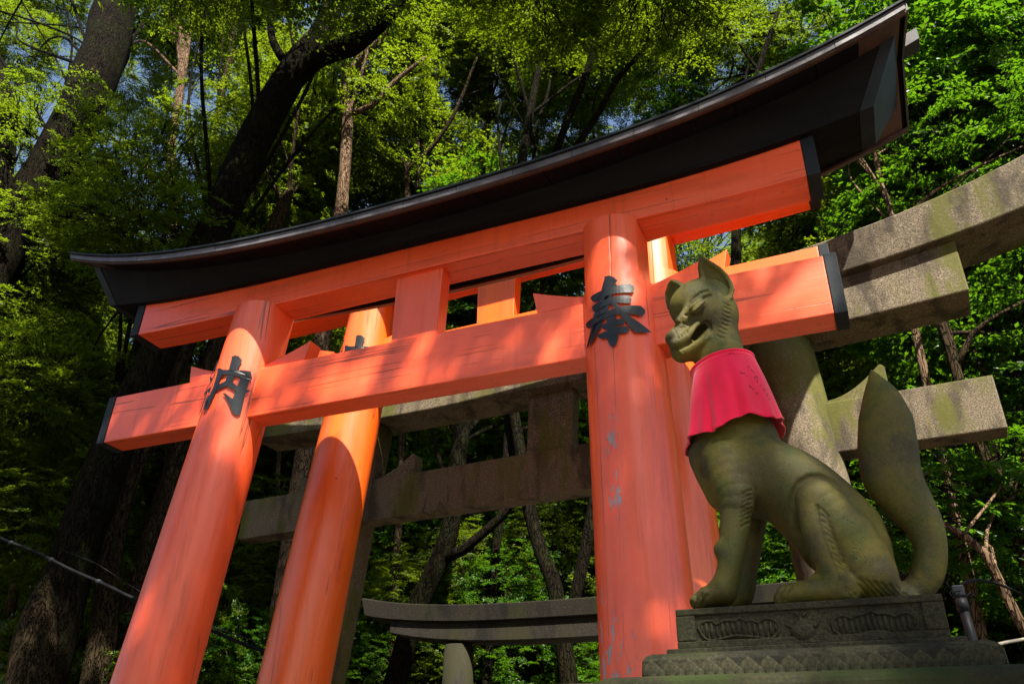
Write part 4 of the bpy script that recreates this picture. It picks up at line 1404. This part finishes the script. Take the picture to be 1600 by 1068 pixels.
# --- the trees one can tell apart by their stems
px_tree("leaning_tree", "massive dark tree leaning to the right at the upper left corner", "tree",
        [(-90, 560, 3.6, 100), (20, 360, 3.8, 88), (95, 240, 4.0, 84), (150, 110, 4.2, 78), (185, 0, 4.4, 72), (225, -140, 4.6, 60)], DK, 21,
        [(60, -170, 8.2, 2.8), (-140, 40, 8.0, 2.6), (20, 70, 9.5, 2.4), (-30, 170, 8.6, 1.9), (80, -10, 10.5, 2.4), (-40, -20, 11.0, 2.6), (300, -200, 7.6, 2.6)], ['a1', 'a2'], high=[((-5.8, 1.0, 17.2), (2.6, 1.5)), ((-8.0, 2.4, 17.6), (2.6, 1.5)), ((-3.9, -.2, 15.8), (2.4, 1.4))],  # high crowns are out of view, added to shade this trunk
        extra=[[(-40, 60, 3.2, 40), (6, 160, 3.2, 34), (4, 290, 3.3, 30), (30, 345, 3.8, 34)]])
px_tree("forked_tree", "thick dark leaning tree forking into two heavy limbs above the roof", "tree",
        [(60, 1068, 4.4, 92), (108, 890, 4.4, 82), (176, 700, 4.5, 72), (250, 545, 4.6, 64), (330, 370, 4.7, 62), (405, 205, 4.8, 62), (462, 105, 4.9, 52), (505, 45, 5.0, 40), (535, -40, 5.1, 34), (575, -160, 5.2, 26)], DK, 22,
        [(520, -190, 8.4, 2.6), (390, -90, 9.0, 2.6), (690, -120, 8.6, 2.3)], ['a1', 'b1'], high=[((-1.9, 1.4, 15.6), (2.7, 1.5)), ((-4.6, 2.2, 16.2), (2.7, 1.5))],  # high crowns added out of view to keep the sun off this trunk
        extra=[[(455, 125, 4.9, 36), (500, 88, 4.9, 34), (548, 72, 4.9, 32), (590, 40, 4.9, 28), (630, 0, 4.9, 22), (690, -60, 5.0, 14)],
               [(440, 90, 4.9, 14), (425, 60, 4.9, 12), (420, 20, 4.9, 10), (400, -40, 4.9, 8)],
               [(395, 170, 4.8, 6), (390, 110, 4.7, 5), (375, 0, 4.6, 5), (372, -60, 4.6, 4)]])
px_tree("pale_tree", "slender pale-barked tree rising just behind the left end of the roof", "tree",
        [(285, 470, 7.4, 26), (276, 385, 7.4, 24), (270, 300, 7.4, 20), (266, 235, 7.4, 18), (275, 185, 7.4, 16), (283, 120, 7.4, 14), (282, 50, 7.4, 12), (255, 20, 7.4, 10)], PA, 23,
        [(290, 30, 8.4, 2.4), (200, 120, 8.6, 1.9)], ['a1', 'a2'], extra=[[(275, 180, 7.4, 12), (290, 90, 7.5, 10), (300, -10, 7.6, 8)]])
px_tree("pale_tree", "thin brown tree with a bend, right of the slender pale tree", "tree",
        [(310, 420, 8.2, 24), (322, 320, 8.2, 16), (330, 250, 8.2, 15), (338, 190, 8.2, 12), (355, 110, 8.2, 11), (365, 40, 8.2, 8)], MI, 24,
        [(380, 20, 9.5, 2.2), (440, 150, 9.8, 2.0)], ['b1', 'a1'])
px_tree("sunlit_patch_trunk", "short wedge of paler trunk shaped after a sunlit patch, in the bottom left corner", "tree trunk",  # separate paler trunk wedge standing for a sunlit patch on the bark
        [(40, 1110, 3.6, 84), (52, 1000, 3.6, 72), (66, 935, 3.6, 42), (73, 896, 3.6, 8)], MI, 25, [], ['a1'], nl=0)
px_tree("knotted_tree", "brown trunk with a sunny patch, between the forked tree and the left pillar", "tree",
        [(148, 1068, 5.2, 50), (165, 960, 5.2, 46), (172, 860, 5.2, 44), (195, 760, 5.2, 44), (225, 690, 5.3, 40), (262, 600, 5.4, 34), (300, 520, 5.6, 30), (350, 380, 6.0, 26)], MI, 26,
        [(430, 240, 7.4, 2.2)], ['b1', 'b2'], up=1.0)
px_tree("leaning_tree", "leaning brown trunk directly left of the left red pillar", "tree",
        [(170, 1068, 5.8, 46), (212, 930, 5.8, 42), (262, 770, 5.9, 40), (292, 670, 6.0, 38), (338, 545, 6.1, 38), (385, 450, 6.3, 32), (440, 330, 6.6, 26)], MI, 27,
        [(520, 190, 7.8, 2.3), (600, 110, 8.4, 2.0)], ['b1', 'b2'], up=1.0)
px_tree("twisted_tree", "twisted reddish limb catching light above the middle of the roof", "tree",
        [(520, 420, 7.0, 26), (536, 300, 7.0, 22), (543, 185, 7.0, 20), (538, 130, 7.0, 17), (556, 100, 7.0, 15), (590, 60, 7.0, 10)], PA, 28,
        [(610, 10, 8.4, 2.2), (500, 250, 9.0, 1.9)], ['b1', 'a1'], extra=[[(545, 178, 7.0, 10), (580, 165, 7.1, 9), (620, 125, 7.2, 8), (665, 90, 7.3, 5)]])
px_tree("sapling", "thin sapling with a pale foot and a wide fork, over the middle of the roof", "tree",
        [(612, 985, 7.8, 16), (617, 900, 7.8, 14), (624, 800, 7.8, 13), (632, 600, 8.2, 13), (636, 420, 9.0, 12), (637, 310, 8.8, 10), (636, 266, 8.8, 9), (668, 238, 8.8, 8), (700, 195, 8.8, 7), (722, 150, 8.8, 6), (745, 90, 8.8, 4)], MI, 29,
        [(690, 110, 10.4, 2.1), (600, 210, 10.6, 1.7)], ['b1', 'b2'], nl=3,
        extra=[[(636, 268, 8.8, 7), (622, 236, 8.8, 6), (590, 215, 8.8, 5), (560, 205, 8.8, 3)], [(650, 300, 8.9, 8), (655, 250, 8.9, 6), (652, 180, 9.0, 5), (668, 120, 9.1, 4)]])
px_tree("many_stemmed_tree", "dark slim tree fanning into three slanting stems above the roof's middle", "tree",
        [(766, 985, 7.6, 16), (771, 925, 7.6, 14), (775, 860, 7.6, 14), (783, 803, 7.6, 14), (793, 700, 7.7, 16), (798, 560, 8.0, 18), (800, 400, 8.2, 18), (816, 250, 8.3, 16), (828, 180, 8.2, 14), (842, 110, 8.2, 12), (870, 20, 8.2, 10), (890, -60, 8.2, 8)], DK, 30,
        [(850, 10, 10.0, 2.3), (770, 60, 10.6, 2.0), (960, -20, 9.4, 2.2), (900, 120, 10.6, 1.8), (1040, 60, 9.6, 1.9)], ['a1', 'b1', 'a2'], nl=2, high=[((1.2, 5.6, 15.8), (2.2, 1.3)), ((3.4, 5.0, 15.6), (2.0, 1.2)), ((-1.2, 5.4, 16.2), (2.2, 1.3))],  # high crowns added above to shade the slanting stems
        extra=[[(800, 430, 8.2, 14), (840, 320, 8.2, 13), (868, 240, 7.8, 12), (886, 190, 7.8, 12), (917, 112, 7.8, 11), (932, 55, 7.8, 10), (946, -10, 7.8, 8), (960, -90, 7.8, 6)],
               [(835, 330, 8.2, 11), (870, 270, 7.6, 10), (900, 230, 7.4, 10), (936, 175, 7.4, 10), (963, 126, 7.4, 9), (1000, 84, 7.4, 7), (1040, 30, 7.4, 5)]])
px_tree("dark_tree", "dark leaning trunk with a rising side limb, seen under the stone beam", "tree",
        [(640, 985, 7.2, 40), (668, 915, 7.2, 38), (692, 860, 7.2, 35), (708, 800, 7.2, 33), (719, 690, 7.3, 30), (735, 600, 7.4, 26), (760, 480, 7.6, 22)], DK, 33,
        [(740, 640, 10.4, 1.5), (690, 400, 11, 2.4)], ['c1', 'b1'], extra=[[(694, 872, 7.2, 18), (724, 858, 7.2, 17), (752, 835, 7.2, 15), (778, 812, 7.2, 14), (820, 760, 7.2, 10), (850, 700, 7.2, 7)]])
px_tree("dark_tree", "dark trunk leaning left, near the right red pillar under the stone beam", "tree",
        [(875, 960, 7.5, 30), (862, 900, 7.5, 28), (845, 860, 7.5, 26), (828, 800, 7.5, 24), (815, 720, 7.5, 22), (800, 620, 7.5, 18)], DK, 35, [(860, 690, 11, 1.7)], ['c1', 'b1'], up=1.5)
px_tree("dark_tree", "dark trunk half hidden beside the right red pillar above the low stone gate", "tree",
        [(893, 960, 7.7, 22), (905, 905, 7.7, 22), (915, 860, 7.7, 22), (928, 780, 7.7, 20), (940, 700, 7.7, 18)], DK, 36, [(930, 640, 11.5, 1.6)], ['c1', 'a1'], up=1.5)
px_tree("thin_tree", "thin pale trunk between the two left red pillars under the stone beam", "tree",
        [(440, 960, 9.0, 13), (437, 915, 9.0, 12), (431, 850, 9.0, 12), (432, 780, 9.0, 11)], PA, 38, [(450, 720, 10.5, 1.8)], ['a1', 'c1'], up=2.0, nl=4)
px_tree("crooked_tree", "crooked brown tree at the right edge behind the stone beam's end", "tree",
        [(1640, 960, 4.6, 34), (1600, 865, 4.6, 30), (1568, 800, 4.6, 28), (1540, 715, 4.6, 24), (1512, 640, 4.6, 20), (1494, 580, 4.6, 18), (1478, 520, 4.6, 20), (1450, 440, 4.7, 14), (1420, 330, 4.8, 10)], MI, 39,
        [(1500, 300, 6.2, 1.8), (1640, 560, 6.4, 1.9)], ['c1', 'c2'], extra=[[(1494, 575, 4.6, 12), (1520, 520, 4.6, 8), (1545, 500, 4.6, 6), (1600, 470, 4.7, 4)]])
px_tree("slender_tree", "slender brown stem above the stone beam, below the roof's right end", "tree",
        [(1420, 470, 5.2, 13), (1398, 355, 5.2, 11), (1388, 315, 5.2, 10), (1377, 290, 5.2, 10), (1368, 243, 5.2, 9), (1352, 150, 5.2, 7)], PA, 40,
        [(1380, 120, 6.4, 1.9), (1500, 130, 6.6, 1.9)], ['c1', 'c2'],
        extra=[[(1400, 350, 5.1, 7), (1440, 315, 5.1, 6), (1480, 286, 5.1, 5), (1540, 255, 5.1, 4), (1600, 228, 5.1, 3)]])
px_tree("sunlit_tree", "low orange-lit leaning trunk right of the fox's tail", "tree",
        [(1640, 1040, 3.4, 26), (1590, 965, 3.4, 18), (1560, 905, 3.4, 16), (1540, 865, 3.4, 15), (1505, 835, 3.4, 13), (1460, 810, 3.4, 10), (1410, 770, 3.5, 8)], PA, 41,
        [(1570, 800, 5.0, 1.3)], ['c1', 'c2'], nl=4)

px_tree("gap_tree", "dark-stemmed leafy tree closing the canopy just left of the roof's right end", "tree",
        [(1150, 330, 9.6, 16), (1160, 200, 9.6, 13), (1185, 110, 9.6, 11), (1215, 20, 9.6, 8)], DK, 47,
        [(1160, 70, 10.4, 1.5), (1070, 190, 11.2, 1.4), (1000, 50, 11.6, 1.9), (1250, 60, 11.0, 1.5), (1110, 10, 11.5, 1.4)], ['c1', 'a1'], nl=2)
px_tree("gap_tree", "leafy tree closing the canopy between the many-stemmed tree and the sapling", "tree",
        [(745, 420, 11.0, 16), (752, 280, 11.0, 13), (765, 160, 11.0, 10), (770, 60, 11.0, 7)], DK, 48,
        [(860, 190, 12.2, 1.9), (780, 130, 11.6, 1.7), (930, 100, 12.6, 1.9), (700, 40, 12.6, 2.0), (800, 20, 12.4, 1.8)], ['b1', 'a1'], nl=2)
# --- the rest of the wood: rows of trees further back, then the undergrowth between them
def wood_tree(x, y, h, R, keys, seed, lab, mat):
    rng = random.Random(seed)
    g = gz(x, y)
    base = np.array([x, y, g])
    t = thing("forest_tree", lab, "tree", tuple(base), 0, "forest trees behind the gates")
    lean = np.array([rng.uniform(-.16, .16), rng.uniform(-.1, .1)])
    pts = [base + np.array([lean[0] * s * h + .25 * math.sin(s * 5 + seed), lean[1] * s * h, s * h - .2 * (s == 0)]) for s in (0, .25, .5, .75, 1.0)]
    r = R * .035 + .05
    rad = [r * 1.3, r, r * .8, r * .5, r * .15]
    add_trunk(t, base, pts, rad, mat, seed, 12, "trunk", .6)
    top = pts[-1]
    cr = [(pts[4] + np.array([rng.uniform(-.4, .4), rng.uniform(-.4, .4), -.4]), (R * .85, R * .8))]
    for f, m in ((.80, 1.0), (.58, .95), (.38, .8)):
        P = base + (pts[4] - base) * f
        a = rng.uniform(0, 6.28)
        cr.append((P + np.array([math.cos(a) * R * .55, math.sin(a) * R * .55, rng.uniform(-.4, .4)]), (R * m, R * .62 * m)))
    tg = [np.asarray(c) + np.array([rng.uniform(-1, 1), rng.uniform(-1, 1), rng.uniform(-.5, .6)]) * np.max(r_) * .75 for c, r_ in cr for _ in range(3)]
    limbs(t, base, pts, rad, tg, rng, mat)
    add_crowns(t, base, cr, rng, keys)
for i, (a, b_, y, R_, ks, lab) in enumerate([
        (712, 790, 9.6, 1.15, ['c1'], "young bright green tree showing through the gate just right of the dark leaning trunk"),
        (860, 850, 9.8, 1.2, ['b1'], "young yellow-green tree showing through the gate beside the right red pillar"),
        (785, 915, 8.2, .9, ['c1'], "low young green tree rising over the middle of the small stone gate"),
        (606, 850, 9.0, 1.1, ['c1'], "young green tree showing right of the second left red pillar"),
        (640, 925, 8.0, .8, ['c1', 'b1'], "low leafy young tree over the left end of the small stone gate"),
        (770, 720, 11.0, 1.3, ['b1'], "yellow-green tree crown showing between the two stone beams"),
        (445, 890, 7.8, 1.0, ['c1', 'a1'], "young green tree between the two left red pillars"),
        (890, 735, 10.5, 1.2, ['c1'], "green tree crown right beside the right red pillar at the stone strut"),
        (1200, 870, 8.6, 1.2, ['c1', 'b1'], "bright young tree seen between the fox's front and hind legs"),
        (1420, 850, 8.0, 1.2, ['c1', 'a1'], "young tree seen in the gap between the fox's back and tail"),
        (720, 880, 8.6, 1.0, ['b1'], "young yellow-green tree in front of the dark leaning trunk, above the small stone gate"),
        (690, 1040, 8.2, 1.0, ['c1', 'b1'], "leafy young tree seen beneath the small stone gate's beams"),
        (840, 1045, 8.4, 1.0, ['c1'], "bright young tree low beside the right red pillar under the small stone gate"),
        (505, 1000, 7.4, .9, ['c1'], "leafy young tree low between the two left red pillars"),
        (350, 1010, 6.4, .8, ['c1', 'b1'], "small bright sapling just right of the front left red pillar"),
        (640, 720, 10.5, 1.1, ['c1'], "green young tree between the stone beams right of the stone pillar")]):
    P = at(a, b_, y)
    foot = np.array([P[0] + .2, P[1], gz(P[0] + .2, P[1])])
    t = thing("young_tree", lab, "tree", tuple(foot), 0, "young trees beneath the gates")
    r_ = random.Random(700 + i)
    add_trunk(t, foot, [foot - np.array([0, 0, .2]), foot * .5 + P * .5 + np.array([.1, 0, 0]), P + np.array([0, 0, R_ * .5])], [.07, .05, .015], MI, 700 + i, 8, "trunk", .4)
    add_crowns(t, foot, [(P, (R_, R_ * .85)), (P + np.array([R_ * .6, .4, -R_ * .6]), (R_ * .8, R_ * .7))], r_, ks)
LAB_A = "tall forest tree with small dark evergreen leaves, deep in the wood behind the gates"
LAB_B = "tall forest tree with yellow-green leaves, in the wood behind the gates"
LAB_C = "fresh green leafy forest tree in the wood behind the stone gate"
rng = random.Random(77)
rows = [(9.5, 3.4, 2.2, 13), (13.0, 4.2, 2.6, 15), (17.5, 5.0, 3.0, 15), (23.5, 5.0, 3.9, 12), (31.0, 6.0, 4.8, 10)]
n_t = 0
for y0, stp, R0, h0 in rows:
    x = -1.7 * (y0 + 5) + 1
    while x < 4.5 + .34 * (y0 + 5):
        y = y0 + rng.uniform(-1.2, 1.2)
        xx = x + rng.uniform(-.6, .6)
        if not (-7.5 < xx < 3.6 and y < 16.0):
            left = xx < -4
            ks, lab = (['a1', 'a2'], LAB_A) if left and rng.random() < .75 else ((['b1', 'b2'], LAB_B) if rng.random() < .55 else (['c1', 'a1'], LAB_C))
            if lab == LAB_C: ks = ['c1']
            bk = rng.choice([DK, MI, MI, PA])
            wood_tree(xx, y, h0 * rng.uniform(.85, 1.2), R0 * rng.uniform(.85, 1.2), ks, 100 + n_t, lab.replace('forest tree', {DK: 'black-stemmed', MI: 'brown-stemmed', PA: 'pale-stemmed'}[bk] + ' forest tree'), bk)
            n_t += 1
        x += stp * rng.uniform(.8, 1.2)
# left side wood closer to the path
for i, (x, y, h, R) in enumerate([(-9.8, 5.4, 13, 2.0), (-12.5, 3.0, 14, 2.3), (-11.5, 7.8, 15, 2.3), (-15.5, 5.5, 15, 2.6), (-8.0, 8.0, 13, 1.9), (-18, 1.5, 16, 2.8), (6.4, 7.5, 11, 2.0), (6.5, 10.8, 14, 2.2), (8.0, 5.0, 10.5, 1.9), (-14.5, .2, 14, 2.4)]):
    wood_tree(x, y, h, R, ['a1', 'a2'] if x < 0 else ['c1', 'c2'], 300 + i, LAB_A if x < 0 else LAB_C, DK if x < 0 else MI)
# undergrowth
def bush(x, y, R, h, keys, seed, lab):
    rng = random.Random(seed)
    g = gz(x, y)
    t = thing("bush", lab, "bush", (x, y, g), 0, "undergrowth bushes on the slope")
    base = np.array([x, y, g])
    parts = []
    for k in range(4):
        a = rng.uniform(0, 6.28)
        e = np.array([math.cos(a) * R * .5, math.sin(a) * R * .5, h])
        parts.append(tube([(0, 0, -.1), tuple(e * .5 + np.array([0, 0, h * .1])), tuple(e)], [.03, .02, .008], 6))
    V, F = join_vf(parts)
    pobj("stem", V, F, MI, t, 0, True)
    add_crowns(t, base, [(base + np.array([0, 0, h * .8]), (R, h * .75))], rng, keys)
BA = "dark leafy bush on the slope left of the gates"
BC = "bright green leafy bush on the slope seen beneath the stone beams"
k = 0
for y0, stp in ((5.0, 1.7), (8.2, 1.6), (10.5, 1.5), (13, 1.6), (16, 2.0), (20, 2.6)):
    x = -1.4 * (y0 + 5) + 1
    while x < 5.5 + .3 * (y0 + 5):
        xx, y = x + rng.uniform(-.5, .5), y0 + rng.uniform(-.9, .9)
        if not (-6.8 < xx < 3.3 and y < 8.8) and not (xx > 2 and y < 4.5):
            R = rng.uniform(1.0, 1.7) * (1 + .02 * y)
            kk = rng.choice(['a3', 'a1'] if xx < -5 else ['c1', 'c2', 'b2'])
            lab = {'a3': "dark large-leaved bush low on the slope left of the gates", 'a1': "dark fine-leaved bush low on the slope left of the gates",
                   'c1': "bright green bush seen beneath the stone beams", 'c2': "bright green large-leaved bush seen beneath the stone beams",
                   'b2': "yellow-green bush seen beneath the stone beams"}[kk] + (', near the gates' if y < 10 else ', high up the slope' if y > 15 else ', halfway up the slope')
            bush(xx, y, R, rng.uniform(1.3, 2.6) * (1 + .04 * max(0, y - 8)), [kk], 500 + k, lab)
            k += 1
        x += stp * rng.uniform(.8, 1.2)
# unseen trees added beside and behind the camera to shade and dapple the light
def shade_tree(x, y, h, crowns, keys, seed, lab):
    rng = random.Random(seed)
    base = np.array([x, y, gz(x, y)])
    t = thing("shade_tree", lab, "tree", tuple(base))
    pts = [base + np.array([0, 0, -.2]), base + np.array([.1, .1, h * .3]), base + np.array([.0, .25, h * .6]), base + np.array([.2, .5, h])]
    rad = [.38, .30, .24, .10]
    add_trunk(t, base, pts, rad, MI, seed, 18, "trunk", .5)
    cr = [(np.array(c), R) for c, R in crowns]
    tg = [c + np.array([rng.uniform(-1, 1), rng.uniform(-1, 1), rng.uniform(-.5, .6)]) * np.max(R) * .75 for c, R in cr for _ in range(5)]
    limbs(t, base, pts, rad, tg, rng, MI)
    add_crowns(t, base, cr, rng, keys)
SH = [(11.3, -8.4, 15.5, 'c', "unseen broadleaf tree beyond the right edge, its crowns added to dapple the light"),
      (.4, -10.5, 16.0, 'a', "tall evergreen tree behind the path's start, its crown high over the gates"),
      (-4.6, -4.2, 15.8, 'a', "unseen evergreen tree close left of the path, its crown added for shade"),
      (3.5, -14.5, 17.0, 'b', "tall yellow-green tree well behind the path's start")]
for i, (x, y, h, kk, lab) in enumerate(SH):
    r_ = random.Random(60 + i)
    tgt = [(x, y, h)]
    nk = 3 if i == 0 else 5
    for k in range(nk):
        a = 6.28 * k / nk + r_.uniform(-.4, .4)
        tgt.append((x + 3.4 * math.cos(a), y + 3.6 * math.sin(a), h - r_.uniform(.4, 2.2)))
    if i == 0: tgt += [(6.3, -6.5, 13.8), (4.5, -5.1, 13.6), (7.3, -8.1, 13.2), (8.4, -9.4, 13.4)]  # small crowns placed to dapple the right pillar and the fox
    if i == 1: tgt += [(3.4, -7.1, 14.2)]  # one small crown placed to dapple the left pillar
    shade_tree(x, y, h - .5, [(c, (1.45, 1.0) if c[:2] in ((3.4, -7.1), (6.3, -6.5)) else (1.1, .8) if c[:2] == (4.5, -5.1) else (.7, .6) if c[:2] in ((7.3, -8.1), (8.4, -9.4)) else (2.5 * r_.uniform(.85, 1.1), 1.5)) for c in tgt], {'a': ['s1'], 'b': ['s2'], 'c': ['s1', 's2']}[kk], 900 + i, lab)
